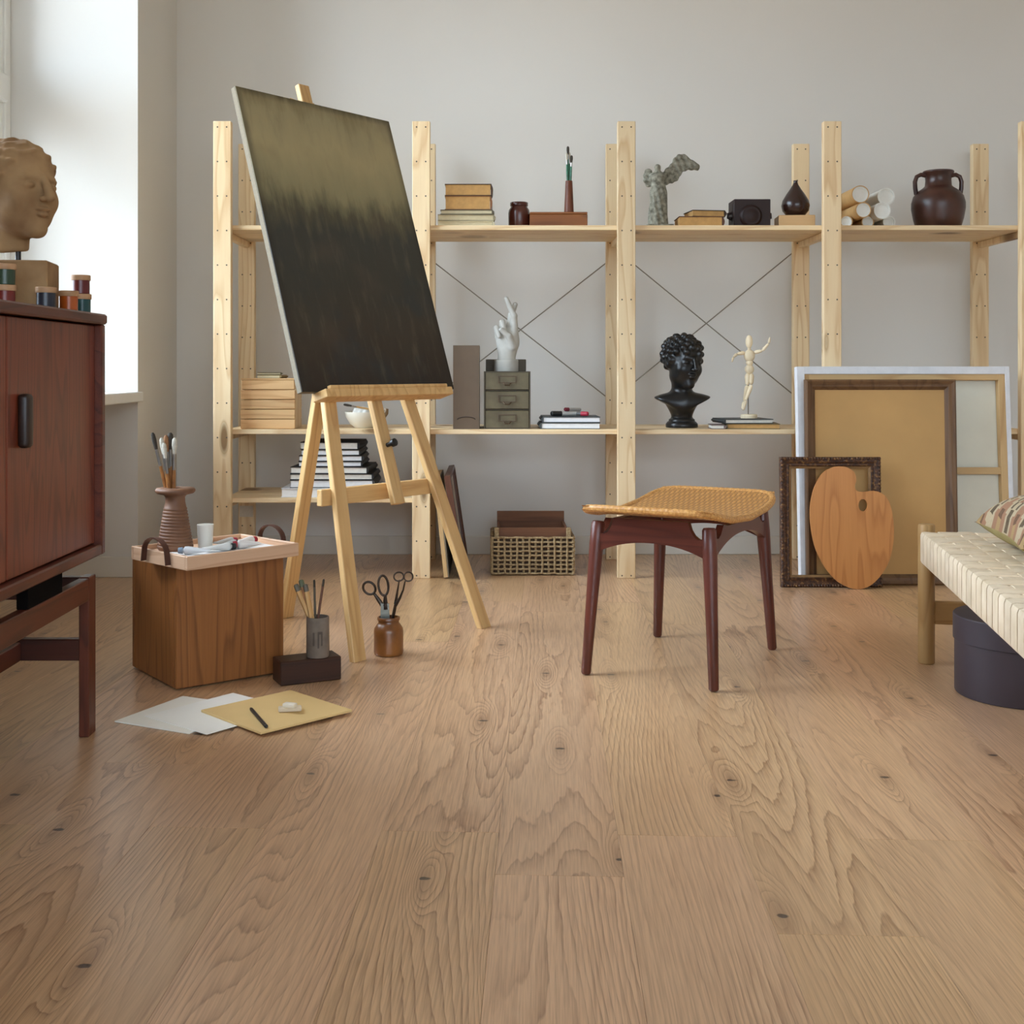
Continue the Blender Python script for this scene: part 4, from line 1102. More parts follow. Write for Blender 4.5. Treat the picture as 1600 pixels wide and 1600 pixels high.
for lo, hi, mt in (((e, e, .006), (.046, Hc - e, Tc - .001), M_STR), ((Wc - .040, e, .006), (Wc - e, Hc - e, Tc - .001), M_STR), ((.046, e, .006), (Wc - .040, .046, Tc - .001), M_STRX), ((.046, Hc - .050, .006), (Wc - .040, Hc - e, Tc - .001), M_STRX)):
    obj('stretcher_bar', box2(nb(), lo, hi, .001), mt, cv_, ML)
obj('cross_bar', box2(nb(), (.046, .395, .010), (Wc - .040, .421, Tc - .004), .001), M_STRX, cv_, ML)
obj('cross_bar', box2(nb(), (.385, .421, .010), (.415, Hc - .050, Tc - .004), .001), M_STR, cv_, ML)
# brown framed board
def moulding(bm, Wd, H, prof):
    "frame swept round a rectangle; prof = (inset, depth) pairs"
    rings = []
    for ins, z in prof:
        rings.append([bm.verts.new((x, y, z)) for x, y in ((ins, ins), (Wd - ins, ins), (Wd - ins, H - ins), (ins, H - ins))])
    n = len(rings)
    for i in range(n):
        a, c = rings[i], rings[(i + 1) % n]
        for k in range(4): bm.faces.new((a[k], a[(k + 1) % 4], c[(k + 1) % 4], c[k]))
    return bm
Wf, Hf = .548, .745
MF = lean(1.150, 4.425, .028, Hf)
fb = thing('framed_board', 'brown wooden picture frame backed with tan hardboard, leaning on the canvas', 'picture frame', (1.42, 4.42, 0))
obj('frame', moulding(nb(), Wf, Hf, [(0, 0), (0, .024), (.006, .028), (.014, .025), (.018, .022), (.026, .020), (.034, .013), (.038, .010), (.038, 0)]), wood('frame_walnut', (112, 82, 54), (72, 48, 30), 'Y', 6, 12, .45, 0, .3), fb, MF, 25)
obj('hardboard', box2(nb(), (.034, .034, .004), (Wf - .034, Hf - .034, .0095)), plain('hardboard', (198, 156, 98), .75, .12, 5, bump=.05), fb, MF)
# small ornate empty frame
Wo, Ho = .362, .466
MO = lean(1.046, 4.380, .016, Ho)
ko = NM('carved_gilt', .45, 0, .5); on = ko.noise(ko.obc(), 90, 4, .6)
ko.col(ko.ramp(on, [(.35, lin((44, 24, 14))), (.55, lin((84, 50, 28))), (.72, lin((156, 116, 62)))])); ko.bump(on, .6, .004)
of = thing('ornate_frame', 'small dark carved empty picture frame standing behind the palette', 'picture frame', (1.22, 4.37, 0))
obj('moulding', moulding(nb(), Wo, Ho, [(0, 0), (0, .016), (.006, .022), (.014, .020), (.024, .012), (.030, .014), (.034, .011), (.034, 0)]), ko.m, of, MO, 25)
obj('inner_lip', moulding(nb(), Wo, Ho, [(.0342, .002), (.0342, .010), (.042, .006), (.042, .002)]), plain('worn_gilt', (150, 116, 76), .4, .3, 50), of, MO, 25)
b = nb(); n_ = 36
for k in range(n_):
    for (x, y) in ((Wo * (k + .5) / n_, .0055), (Wo * (k + .5) / n_, Ho - .0055), (.0055, Ho * (k + .5) / n_), (Wo - .0055, Ho * (k + .5) / n_)):
        bmesh.ops.create_icosphere(b, subdivisions=1, radius=.0056, matrix=T((x, y, .021)))
o = obj('beading', b, ko.m, of, MO, 60); o['kind'] = 'stuff'
# painter's palette
zp = [(300, 860), (345, 790), (400, 757), (450, 748), (500, 756), (540, 785), (552, 830), (541, 868), (545, 888), (562, 903), (600, 905), (660, 899), (712, 917), (750, 962), (771, 1040), (778, 1150), (765, 1260), (735, 1350), (682, 1430), (622, 1482), (565, 1501), (500, 1495), (430, 1460), (370, 1400), (320, 1320), (285, 1230), (266, 1120), (262, 1020), (276, 930)]
ps = .25 / 433.0 * 1.0
def smooth_loop(P, n=4):
    out = []
    for i in range(len(P)):
        p0, p1, p2, p3 = [V(P[(i + k) % len(P)]) for k in (-1, 0, 1, 2)]
        for j in range(n):
            t = j / n
            out.append(.5 * ((2 * p1) + (p2 - p0) * t + (2 * p0 - 5 * p1 + 4 * p2 - p3) * t * t + (3 * p1 - p0 - 3 * p2 + p3) * t ** 3))
    return out
loop = [((x - 520) * ps, (1501 - y) * ps) for x, y in smooth_loop(zp)]
hole = [((590 - 520 + 28 * math.cos(2 * PI * i / 24)) * ps, (1501 - 988 + 38 * math.sin(2 * PI * i / 24)) * ps) for i in range(24)]
b = nb(); es = []
for L_ in (loop, hole):
    vs_ = [b.verts.new((x, y, 0)) for x, y in L_]
    es += [b.edges.new((vs_[i], vs_[(i + 1) % len(vs_)])) for i in range(len(vs_))]
bmesh.ops.triangle_fill(b, use_beauty=True, use_dissolve=False, edges=es)
r_ = bmesh.ops.extrude_face_region(b, geom=b.faces[:])
bmesh.ops.translate(b, verts=[v for v in r_['geom'] if isinstance(v, bmesh.types.BMVert)], vec=(0, 0, .008))
pal = obj('palette', b, M_PALET, None, lean(sx(1330, 4.35), 4.332, .030, .44, .0005))
tag(pal, 'oval wooden painter\'s palette leaning against the small carved frame', 'palette')
# canvases standing by the second post
def side_lean(xb, xt, H, y0, y1, th):
    s = (xt - xb) / H; c = math.sqrt(1 - s * s)
    return frame((xb, y0, 0), V((0, 1, 0)), V((s, 0, c)), V((c, 0, -s))) @ T((0, 0, 0)), y1 - y0
MS, LS = side_lean(-.170, -.208, .37, 4.535, 4.955, .03)
MS = MS @ T((0, .004, 0))
sc1 = thing('leaning_canvas', 'pale stretched canvas seen edge-on, leaning against the second shelf post', 'canvas', (-.17, 4.75, 0))
obj('canvas', box2(nb(), (0, .001, .016), (LS, .37, .020), .0008), M_RAWC, sc1, MS)
for lo, hi, mt in (((0, .001, 0), (.03, .37, .0155), M_STR), ((LS - .03, .001, 0), (LS, .37, .0155), M_STR), ((.03, .001, 0), (LS - .03, .03, .0155), M_STRX), ((.03, .34, 0), (LS - .03, .37, .0155), M_STRX)):
    obj('stretcher_bar', box2(nb(), lo, hi, .001), mt, sc1, MS)
MS2, LS2 = side_lean(-.112, -.168, .39, 4.50, 5.03, .02)
sc2 = thing('side_frame', 'dark wooden frame around a beige panel leaning beside the second post', 'picture frame', (-.12, 4.76, 0))
MS2 = MS2 @ T((0, .004, 0))
obj('frame', moulding(nb(), LS2, .385, [(0, 0), (0, .022), (.010, .024), (.020, .018), (.022, 0)]), wood('frame_dark', (92, 52, 30), (56, 28, 16), 'Y', 6, 12, .45, 0, .3), sc2, MS2, 25)
obj('panel', box2(nb(), (.018, .018, .004), (LS2 - .018, .367, .010)), plain('grey_beige_panel', (196, 184, 168), .8, .1, 8), sc2, MS2)
# basket with crate
bx0, bx1, by0, by1 = sx(769, 4.617), sx(896, 4.617), 4.617, 4.90
bsk = thing('basket', 'woven grey-brown open basket on the floor under the shelves', 'basket', ((bx0 + bx1) / 2, (by0 + by1) / 2, 0))
M_WICK = plain('grey_rush', (182, 158, 118), .8, .4, 120, c2=(124, 100, 68)); M_WICKD = plain('dark_rush', (72, 52, 34), .85, .3, 60)
def wave_strands(bm, A, B, up0, up1, nrm, ncol, nrow, r):
    A = V(A); B = V(B); nrm = V(nrm)
    for k in range(ncol + 1):
        p = A.lerp(B, k / ncol); pts = []
        for i in range(nrow * 2 + 1):
            z = up0 + (up1 - up0) * i / (nrow * 2)
            pts.append(p + V((0, 0, z)) + nrm * (r * .9 * math.sin(PI * i / 1.0 + PI / 2 + k * PI) if i % 2 == 0 else 0) + (B - A).normalized() * random.uniform(-.0015, .0015))
        tube(bm, pts, r, 5)
    for j in range(nrow + 1):
        z = up0 + (up1 - up0) * j / nrow; pts = []
        for i in range(ncol * 2 + 1):
            pts.append(A.lerp(B, i / (ncol * 2)) + V((0, 0, z + random.uniform(-.0015, .0015))) + nrm * (-r * .9 * math.cos(PI * i / 2) if i % 2 == 0 else 0))
        tube(bm, pts, r, 5)
for (A, B, nr_, nc) in (((bx0, by0, 0), (bx1, by0, 0), (0, -1, 0), 13), ((bx0, by1, 0), (bx1, by1, 0), (0, 1, 0), 13), ((bx0, by0, 0), (bx0, by1, 0), (-1, 0, 0), 12), ((bx1, by0, 0), (bx1, by1, 0), (1, 0, 0), 12)):
    b = nb(); wave_strands(b, A, B, .007, .143, nr_, nc, 8, .0042)
    o = obj('woven_side', b, M_WICK, bsk, None, 60); o['kind'] = 'stuff'
obj('base', box2(nb(), (bx0 + .006, by0 + .006, .002), (bx1 - .006, by1 - .006, .010)), M_WICKD, bsk)
obj('lining', moulding(nb(), 1, 1, [(0, 0), (0, 1), (.02, 1), (.02, 0)]), M_WICKD, bsk, T((bx0 + .007, by0 + .007, .010)) @ Matrix.Diagonal((bx1 - bx0 - .014, by1 - by0 - .014, .128, 1)))
cxa, cxb, cya, cyb = bx0 + .020, bx1 - .020, by0 + .022, by1 - .022
ck = thing('inner_crate', 'reddish brown wooden crate standing inside the woven basket', 'crate', ((cxa + cxb) / 2, (cya + cyb) / 2, .0105))
M_CK = wood('crate_brown', (116, 74, 46), (74, 42, 24), 'X', 6, 10, .6, 0, .3); M_CKY = wood('crate_brown_y', (116, 74, 46), (74, 42, 24), 'Y', 6, 10, .6, 0, .3)
for nm_, lo, hi, mt in (('front_board', (cxa, cya, .0105), (cxb, cya + .010, .178), M_CK), ('back_board', (cxa, cyb - .010, .0105), (cxb, cyb, .215), M_CK),
                        ('side_board', (cxa, cya + .0102, .0105), (cxa + .010, cyb - .0102, .176), M_CKY), ('side_board', (cxb - .010, cya + .0102, .0105), (cxb, cyb - .0102, .176), M_CKY), ('bottom_board', (cxa + .0102, cya + .0102, .0105), (cxb - .0102, cyb - .0102, .018), M_CK)):
    obj(nm_, box2(nb(), lo, hi, .001), mt, ck)
for x in (cxa - .003, cxb + .003):
    obj('corner_post', box(nb(), (x, cya - .002, .095), (.018, .010, .168), .002), M_WICK, ck)

# ------------------------------------------------------------------ walnut cube with tray
BA = math.radians(37); BC = V((-.761, 2.952, 0)); e1 = V((math.cos(BA), math.sin(BA), 0)); e2 = V((-math.sin(BA), math.cos(BA), 0)); LB = .290
bm_c = BC + (e1 + e2) * LB / 2
cube = thing('wooden_cube', 'brown walnut cube table under the tray of paint tubes', 'side table', bm_c)
CMx = frame(bm_c, e1, e2, V((0, 0, 1)))
h_ = .308; t_ = .018; L2 = LB / 2
for nm_, c, s, mt in (('panel', (0, -L2 + t_ / 2, h_ / 2), (LB - .0, t_, h_ - .004), M_BOX), ('panel', (0, L2 - t_ / 2, h_ / 2), (LB, t_, h_ - .004), M_BOX),
                      ('panel', (-L2 + t_ / 2, 0, h_ / 2), (t_, LB - 2 * t_ - .001, h_ - .004), M_BOX), ('panel', (L2 - t_ / 2, 0, h_ / 2), (t_, LB - 2 * t_ - .001, h_ - .004), M_BOX)):
    obj(nm_, box(nb(), (0, 0, 0), s, .002), mt, cube, CMx @ T(V(c) + V((0, 0, .002))))
obj('top_panel', box(nb(), (0, 0, 0), (LB - 2 * t_, LB - 2 * t_, t_), .001), M_BOXX, cube, CMx @ T((0, 0, h_ - t_ / 2)))
obj('plinth', box(nb(), (0, 0, .0018), (LB - .03, LB - .03, .0036)), M_BLACK, cube, CMx)
TA = math.radians(46); TCn = V((-.709, 2.850, 0)); f1 = V((math.cos(TA), math.sin(TA), 0)); fq = V((-math.sin(TA), math.cos(TA), 0)); TL, TW = .325, .255
ZTr = h_ + .0005
TMt = frame(TCn + V((0, 0, ZTr)), f1, fq, V((0, 0, 1)))
tray = thing('tray', 'pale wooden tray with brown leather handles on the walnut cube', 'tray', TCn + (f1 * TL + fq * TW) / 2 + V((0, 0, ZTr)))
obj('base', box2(nb(), (.004, .004, 0), (TL - .004, TW - .004, .021)), M_TRAY, tray, TMt)
M_TRAYY = wood('pale_ash_y', (212, 176, 146), (182, 140, 108), 'Y', 7, 11, .5, 0, .18)
for lo, hi, mt in (((0, 0, 0), (TL, .009, .033), M_TRAY), ((0, TW - .009, 0), (TL, TW, .033), M_TRAY), ((0, .0092, 0), (.009, TW - .0092, .033), M_TRAYY), ((TL - .009, .0092, 0), (TL, TW - .0092, .033), M_TRAYY)):
    obj('side', box2(nb(), lo, hi, .0015), mt, tray, TMt)
M_LEA = plain('brown_leather', (74, 38, 26), .5, .2, 40)
for xx, s in ((-.0015, -1), (TL + .0015, 1)):
    c = TW / 2; R_ = .052
    pts = [(c - R_ - .004, .006), (c - R_, .030)] + [(c + R_ * math.cos(PI - PI * i / 12), .030 + .036 * math.sin(PI * i / 12)) for i in range(1, 12)] + [(c + R_, .030), (c + R_ + .004, .006)]
    obj('handle', ribbon(nb(), pts, .016 if False else .003, .013, TMt @ frame((xx, 0, 0), V((0, 1, 0)), V((1, 0, 0)), V((0, 0, 1)))) if False else ribbon(nb(), pts, .014, .003, TMt @ frame((xx + s * .006, 0, 0), V((0, 1, 0)), V((-1, 0, 0)), V((0, 0, 1)))), M_LEA, tray)
zt_ = ZTr + .0212
def tp(a, c, z=0.0): return TCn + f1 * a + fq * c + V((0, 0, zt_ + z))
tag(obj('paper_sheet', box2(nb(), (.05, .014, 0), (.30, .16, .0006), 0, TMt @ T((0, 0, .0212))), M_PAGEW, None), 'plain white sheet lying flat in the tray under the paint tubes', 'paper')
# ribbed vase
M_RIB = plain('brown_clay', (128, 90, 64), .55, .2, 20, c2=(100, 66, 46))
pv = tp(.085, .190)
prof = [(.040, 0)]
for k in range(13):
    z = .006 + .0078 * k; r = .0435 - .0013 * k
    prof += [(r, z), (r + .0012, z + .002), (r + .0012, z + .005), (r - .0006, z + .0072)]
prof += [(.0245, .120), (.024, .132), (.028, .138), (.045, .142), (.0495, .147), (.0495, .151), (.046, .155), (.028, .156), (.022, .154)]
vessel('ribbed_vase', 'ribbed brown clay vase with a wide flat rim holding paintbrushes in the tray', 'vase', prof, M_RIB, pv.x, pv.y, pv.z, .006)
M_HAN = plain('tan_lacquer', (166, 112, 58), .4, .2, 60, c2=(132, 82, 38))
labs = ['leftmost paintbrush in the ribbed vase, bent outwards', 'second paintbrush from the left in the ribbed vase', 'middle paintbrush with tan bristles in the ribbed vase', 'wide dark-bristled paintbrush in the ribbed vase', 'rightmost paintbrush in the ribbed vase with a pale rounded tip', 'short paintbrush in front in the ribbed vase']
tips = [(238, 676), (252, 684), (259, 680), (266, 676), (273, 684), (256, 692)]
for k in range(6):
    Yk = pv.y + (.012, -.008, .004, .010, -.006, -.014)[k]
    tip = at(tips[k][0], tips[k][1], Yk); b0 = V((pv.x + (.010, .005, .0, -.004, -.008, .002)[k], pv.y + (.004, -.003, .0, .007, .0, -.007)[k], pv.z + .012))
    brush(labs[k], b0, tip, (.0046, .0046, .0050, .0060, .0054, .0046)[k], .70, .15, M_HAN, (M_BRD, M_BRI, plain('tan_bristle', (150, 104, 66), .8, .2, 200), M_BRD, M_BRI, M_BRI)[k], 'paintbrushes in the ribbed vase')
# white cup
pc = tp(.158, .168)
vessel('cup', 'small plain white cup beside the ribbed vase', 'cup', [(.0165, 0), (.018, .002), (.0205, .054), (.021, .0585), (.0205, .059)], plain('white_ceramic', (234, 230, 220), .3, .03), pc.x, pc.y, pc.z + .0002, .002)
# paint tubes
def ptube(label, a, c, ang, L, r, capc, bodyc, z=.0):
    p = tp(a, c, r + .0008 + z); t = thing('paint_tube', label, 'paint tube', (p.x, p.y, p.z - r), 'paint tubes in the tray')
    d = f1 * math.cos(ang) + fq * math.sin(ang); sd = d.cross(V((0, 0, 1)))
    M = frame(p, d, sd, V((0, 0, 1)))
    b = nb(); n = 12; rings = []
    for i, (s, wy, wz) in enumerate(((0, 1.35, .12), (.25, 1.25, .45), (.7, 1.0, .95), (.82, .95, .95), (.86, .5, .5), (.9, .45, .45))):
        rings.append([b.verts.new((s * L, r * wy * math.cos(2 * PI * k / n), r * wz * math.sin(2 * PI * k / n))) for k in range(n)])
    for A_, B_ in zip(rings, rings[1:]):
        for k in range(n): b.faces.new((A_[k], A_[(k + 1) % n], B_[(k + 1) % n], B_[k]))
    b.faces.new(rings[0]); b.faces.new(rings[-1])
    obj('body', b, cover(bodyc), t, M)
    b = nb(); lathe(b, [(r * .75, 0), (r * .8, .001), (r * .7, .010), (r * .6, .011)], 12, T((L * .89, 0, 0)) @ RY(PI / 2)); obj('cap', b, cover(capc), t, M)
ptube('silver paint tube with a pale blue cap at the near tray corner', .10, .055, 2.4, .075, .0105, (120, 140, 160), (190, 194, 198))
ptube('white paint tube with a small black cap near the cup', .105, .095, -.3, .080, .0105, (24, 24, 26), (206, 208, 206))
ptube('silver paint tube with a large black cap in the tray', .150, .085, .35, .066, .0115, (22, 20, 28), (182, 186, 186))
ptube('thick paint tube with a dark red cap at the tray middle', .255, .070, 2.85, .068, .0115, (150, 26, 44), (214, 210, 206))
ptube('white paint tube with a red cap farthest right in the tray', .215, .115, .25, .072, .0110, (168, 28, 44), (220, 214, 210))
ptube('grey paint tube with a crimson cap behind the others', .175, .150, .1, .066, .0105, (160, 36, 60), (190, 188, 184))
# dark block, cup with pencils, jar with scissors
bA = math.radians(25.5); g1 = V((math.cos(bA), math.sin(bA), 0)); g2_ = V((-math.sin(bA), math.cos(bA), 0)); D0 = V((-.515, 2.994, 0))
DM = frame(D0 + g1 * .0785 + g2_ * .036, g1, g2_, V((0, 0, 1)))
tag(obj('dark_block', box2(nb(), (-.0785, -.036, .0005), (.0785, .036, .060), .0025), M_DARKW, None, DM), 'dark brown wooden block on the floor under the pencil cup', 'block')
kcup = NM('grey_stoneware', .75, 0, .3); xx, yy_, zz_ = kcup.sep(kcup.obc())[:3]
kn = kcup.noise(kcup.obc(), 30, 4)
th_ = kcup.math('ARCTAN2', yy_, xx)
def stroke(c, w, z0, z1):
    a = kcup.math('SUBTRACT', 1.0, kcup.sm(kcup.math('ABSOLUTE', kcup.math('SUBTRACT', th_, c)), w * .5, w))
    zc_, hz = (z0 + z1) / 2, (z1 - z0) / 2
    return kcup.math('MULTIPLY', a, kcup.math('SUBTRACT', 1.0, kcup.sm(kcup.math('ABSOLUTE', kcup.math('SUBTRACT', zz_, zc_)), hz * .85, hz)))
sk = kcup.math('MAXIMUM', kcup.math('MAXIMUM', stroke(-1.80, .12, .030, .066), stroke(-1.38, .10, .024, .064)), kcup.math('MAXIMUM', stroke(-1.08, .10, .030, .068), stroke(-1.25, .26, .060, .067)))
kcup.col(kcup.mix(kcup.math('MULTIPLY', sk, .6), kcup.ramp(kn, [(.3, lin((108, 98, 88))), (.7, lin((134, 122, 110)))]), lin((60, 52, 46))))
pcup = V((-.432, 3.058, .0602))
vessel('pencil_cup', 'grey stoneware cup with brushed dark marks holding pencils on the dark block', 'cup', [(.0275, 0), (.029, .002), (.0285, .094), (.0280, .099), (.0275, .100)], kcup.m, pcup.x, pcup.y, pcup.z, .003)
def pencil(label, p0, p1, r, body, lead):
    p0 = V(p0); p1 = V(p1); t = thing('pencil', label, 'pencil', p0, 'pencils in the stoneware cup'); M, L = bar_frame(p0, p1, (1, .02, .1))
    obj('shaft', lathe(nb(), [(r, -L / 2), (r, L / 2 - .018)], 6), body, t, M)
    obj('tip', lathe(nb(), [(r, L / 2 - .018), (r * .92, L / 2 - .003), (r * .6, L / 2)], 6), lead, t, M)
for k, (x, y, dx, dy, r, lab) in enumerate(((462, 913, .017, .004, .0072, 'leftmost fat tan pencil leaning out of the stoneware cup'), (470, 906, .006, .004, .0072, 'second fat tan pencil from the left in the stoneware cup'),
                                            (477, 913, .004, -.015, .0066, 'third tan pencil from the left in the stoneware cup'), (491, 906, -.006, .012, .003, 'thin grey pencil second from the right in the stoneware cup'), (506, 905, -.012, -.006, .0032, 'upright brown pencil at the right in the stoneware cup'))):
    tip = at(x, y, pcup.y + (.004, .008, -.014, .012, -.004)[k])
    pencil(lab, (pcup.x + dx, pcup.y + dy, pcup.z + .008), tip, r, (M_EASEL, M_HAN, M_EASEL, cover((92, 84, 70)), cover((104, 66, 48)))[k], (cover((112, 106, 92)), cover((98, 104, 78)), cover((104, 96, 84)), M_BRD, M_BRD)[k])
pj = V((-.277, 3.335, 0))
jr = vessel('ochre_jar', 'ochre-brown glazed jar holding scissors on the floor beside the easel', 'jar', [(.036, .0), (.0395, .003), (.0405, .010), (.0405, .064), (.039, .072), (.031, .084), (.0285, .087), (.0285, .093), (.031, .095), (.031, .101), (.030, .1025)], glaze('ochre_glaze', (152, 98, 46), .3, (106, 62, 28)), pj.x, pj.y, .0005, .004)
M_IRON = plain('old_iron', (74, 60, 50), .4, .3, 60, metal=.7, c2=(44, 36, 30)); M_BLADE = plain('blade_steel', (136, 138, 130), .35, .2, 40, metal=.8)
def jp(x, y, dy=0.0): return at(x, y, pj.y + dy)
def ring(bm, c, rx, rz, tilt, r, dy):
    pts = []
    for i in range(24):
        a = 2 * PI * i / 24; x = rx * math.cos(a); z = rz * math.sin(a)
        pts.append(c + V((x * math.cos(tilt) - z * math.sin(tilt), dy, x * math.sin(tilt) + z * math.cos(tilt))))
    tube(bm, pts, r, 8, True)
s_a = thing('scissors', 'large iron scissors with oval handles standing in the ochre jar', 'scissors', (pj.x, pj.y, .06))
b = nb(); ring(b, jp(599, 915), .0135, .0275, .10, .0034, 0); tube(b, [jp(602, 931), jp(602, 940), jp(603, 952)], [.004, .006, .007], 8); obj('handle', b, M_IRON, s_a)
b = nb(); ring(b, jp(577, 919, .006), .0155, .0185, .75, .0034, 0); tube(b, [jp(585, 928, .006), jp(592, 938, .006), jp(600, 950, .004)], [.004, .006, .006], 8); obj('handle', b, M_IRON, s_a)
b = nb(); c0_, c1_ = jp(602, 944, -.001), jp(603, 1015, -.001)
prism(b, [(-.012, 0), (.010, 0), (.012, .04), (.010, .112), (.002, .118), (-.008, .10), (-.013, .04)], -.003, .003, frame(c0_ + V((0, 0, .002)), V((1, 0, 0)), V((0, 0, -1)), V((0, 1, 0))))
obj('blade', b, M_BLADE, s_a)
obj('pivot', lathe(nb(), [(.0055, 0), (.0045, .003), (0, .0035)], 14, T(jp(602, 946, -.004)) @ RX(PI / 2)), M_IRON, s_a)
s_b = thing('scissors', 'slim iron shears with two round loops, right in the ochre jar', 'scissors', (pj.x + .02, pj.y, .06))
b = nb(); ring(b, jp(623, 901, .008), .0135, .012, .2, .0023, 0); tube(b, [jp(624, 906, .008), jp(622, 918, .008), jp(620, 930, .008), jp(618, 944, .008)], [.002, .0025, .0035, .005], 8); obj('handle', b, M_IRON, s_b)
b = nb(); ring(b, jp(638, 901, .003), .0125, .0125, .2, .0023, 0); tube(b, [jp(633, 908, .003), jp(630, 922, .003), jp(625, 934, .003), jp(618, 946, .003)], [.002, .0025, .0035, .005], 8); obj('handle', b, M_IRON, s_b)
b = nb(); tube(b, [jp(619, 940, .005), jp(616, 955, .005), jp(611, 975, .005), jp(607, 1000, .004)], [.005, .006, .0055, .003], 8, flat=.5); obj('blade', b, M_IRON, s_b)

# ------------------------------------------------------------------ papers on the floor
def sheet(name, label, cat, c, ang, sx_, sy_, z0, th, mat, group=None):
    return tag(obj(name, box2(nb(), (-sx_ / 2, -sy_ / 2, 0), (sx_ / 2, sy_ / 2, th), min(th * .3, .0008)), mat, None, T((c[0], c[1], z0)) @ RZ(ang)), label, cat, group)
M_PAP = plain('drawing_paper', (246, 244, 234), .8, .04, 8); M_PAP2 = plain('drawing_paper_pale', (248, 248, 242), .8, .04, 8)
L0 = V((-.830, 2.690)); a0 = math.radians(-25.6)
c0v = L0 + V((math.cos(a0), math.sin(a0))) * .104 + V((-math.sin(a0), math.cos(a0))) * .115
sheet('drawing_sheet', 'lower white drawing sheet, its corner nearest the cabinet leg', 'paper', c0v, a0, .208, .23, .0006, .0030, M_PAP, 'drawing sheets on the floor')
a1 = math.radians(-39); L1 = V((-.773, 2.724)); c1v = L1 + V((math.cos(a1), math.sin(a1))) * .110 + V((-math.sin(a1), math.cos(a1))) * .125
sheet('drawing_sheet', 'upper white drawing sheet half under the brown board', 'paper', c1v, a1, .220, .25, .0038, .0016, M_PAP2, 'drawing sheets on the floor')
sheet('brown_board', 'tan cardboard pad on the floor with a pencil and eraser on it', 'board', (-.482, 2.752), math.radians(-45.5), .238, .245, .0056, .0055, plain('tan_card', (226, 194, 134), .75, .06, 10))
zb = .0112
pa = V((sx(390, 2.76), 2.0, 0))
def fl(x, y, z): 
    Yv = (CAMH - z) * FPX / (y - PY); return V((sx(x, Yv), Yv, z))
t = thing('charcoal_pencil', 'black charcoal pencil lying on the tan cardboard pad', 'pencil', fl(402, 1120, zb))
p0, p1 = fl(416, 1135, zb + .0042), fl(391, 1106, zb + .0042); M, L = bar_frame(p0, p1, (0, 0, 1))
obj('shaft', lathe(nb(), [(.004, -L / 2), (.004, L / 2 - .012)], 8), plain('black_lacquer', (28, 26, 25), .4), t, M)
obj('tip', lathe(nb(), [(.004, L / 2 - .012), (.0008, L / 2)], 8), M_BRD, t, M)
tag(obj('eraser', box(nb(), (0, 0, .0055), (.052, .022, .010), .003, seg=2), plain('eraser_rubber', (222, 206, 182), .7, .1), None, T(fl(453, 1111, zb)) @ RZ(.18)), 'larger cream eraser lying flat on the tan pad', 'eraser')
tag(obj('eraser', box(nb(), (0, 0, .006), (.030, .018, .010), .003, seg=2), plain('eraser_white', (234, 226, 210), .7, .1), None, T(fl(453, 1106, zb + .0108)) @ RZ(-.35)), 'small white eraser resting on the larger eraser', 'eraser')

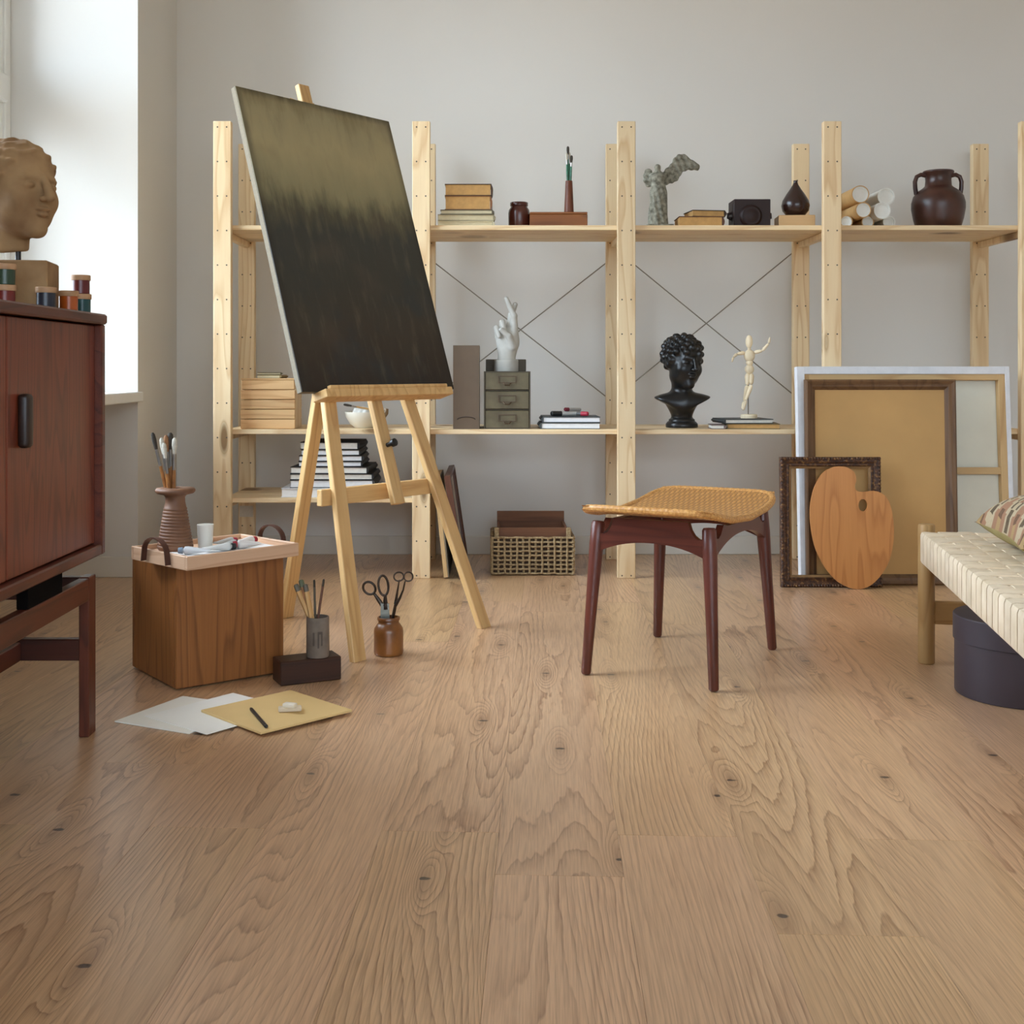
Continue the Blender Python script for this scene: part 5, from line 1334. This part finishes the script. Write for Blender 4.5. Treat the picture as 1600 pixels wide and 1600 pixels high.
# ------------------------------------------------------------------ on the cabinet
M_TERRA = plain('brown_terracotta', (168, 136, 96), .85, .22, 14, c2=(134, 102, 68), bump=.15)
hd_ = thing('head_sculpture', 'brown terracotta head of a woman on a rod and square block', 'sculpture', (-.936, 2.43, CZ1))
def f_head(P):
    U = P / .205
    d, Q = head_sdf(U, math.radians(58), ears=False)
    r = np.linalg.norm(Q * np.array((1, .85, 1)) - np.array((0, .06, .12)), axis=1)
    hair = s_ell(Q, (0, .09, .13), (.385, .455, .385))
    front = (-Q[:, 1] - .20) - .55 * (Q[:, 2] - .20)          # hairline: keep hair behind it
    hair = smax(hair, front * .8, .03)
    hair = smax(hair, -.30 - Q[:, 2], .05)
    ph = Q[:, 2] * 42 + Q[:, 1] * 20 + 2.5 * np.sin(np.abs(Q[:, 0]) * 14)
    hair = hair + .013 * np.sin(ph) + .006 * np.sin(Q[:, 1] * 60 + Q[:, 2] * 25)
    d = smin(d, hair, .03)
    d = smin(d, s_ell(Q, (0, .46, -.02), (.14, .12, .14)), .05)
    d = smin(d, s_cap(Q, (0, .10, -.25), (0, .12, -.60), .18, .17), .06)
    d = smax(d, -.61 - Q[:, 2] + .12 * Q[:, 0], .03)
    return d * .205
HC = V((-.942, 2.43, 1.139))
obj('head', sdf_bm(f_head, (-.105, -.115, -.135), (.105, .13, .115), 120), M_TERRA, hd_, T(HC) @ Matrix.Diagonal((1.0, 1.0, .98, 1)), 70)
rod('rod', (HC.x, 2.43, CZ1 + .09), (HC.x, 2.43, HC.z - .112), .0055, .0055, M_BLACK, hd_, 12, False)
obj('block', box(nb(), (0, 0, .0475), (.135, .11, .095), .003), M_TERRA, hd_, T((HC.x, 2.43, CZ1 + .0003)) @ RZ(math.radians(8)))
M_LIDW = wood('jar_lid_wood', (190, 150, 112), (160, 118, 80), 'X', 4, 20, .55, 0, .2)
def pjar(label, x, y, z, c, h=.0395, r=.0178):
    t = thing('paint_jar', label, 'paint jar', (x, y, z), 'paint jars on the cabinet')
    obj('jar', lathe(nb(), [(r - .001, 0), (r, .001), (r, h - .011)], 28), plain('paint_in_jar', c, .3, .15, 40), t, T((x, y, z)))
    obj('lid', lathe(nb(), [(r + .0018, h - .011), (r + .002, h - .010), (r + .002, h - .001), (r + .001, h), (0, h)], 28), M_LIDW, t, T((x, y, z)))
zc0 = CZ1 + .0003
pjar('teal paint jar under the dark red jar on the cabinet', -.860, 2.565, zc0, (24, 74, 76))
pjar('dark red paint jar stacked on the teal jar', -.862, 2.565, zc0 + .0398, (96, 24, 26))
pjar('orange paint jar at the right end of the cabinet top', -.852, 2.462, zc0, (176, 84, 26))
pjar('dark blue-grey paint jar in front of the terracotta head block', -.858, 2.352, zc0, (36, 38, 50))
pjar('red paint jar under the green jar at the picture edge', -.912, 2.290, zc0, (120, 34, 26))
pjar('green paint jar stacked on the red jar at the picture edge', -.912, 2.290, zc0 + .0398, (44, 66, 44))
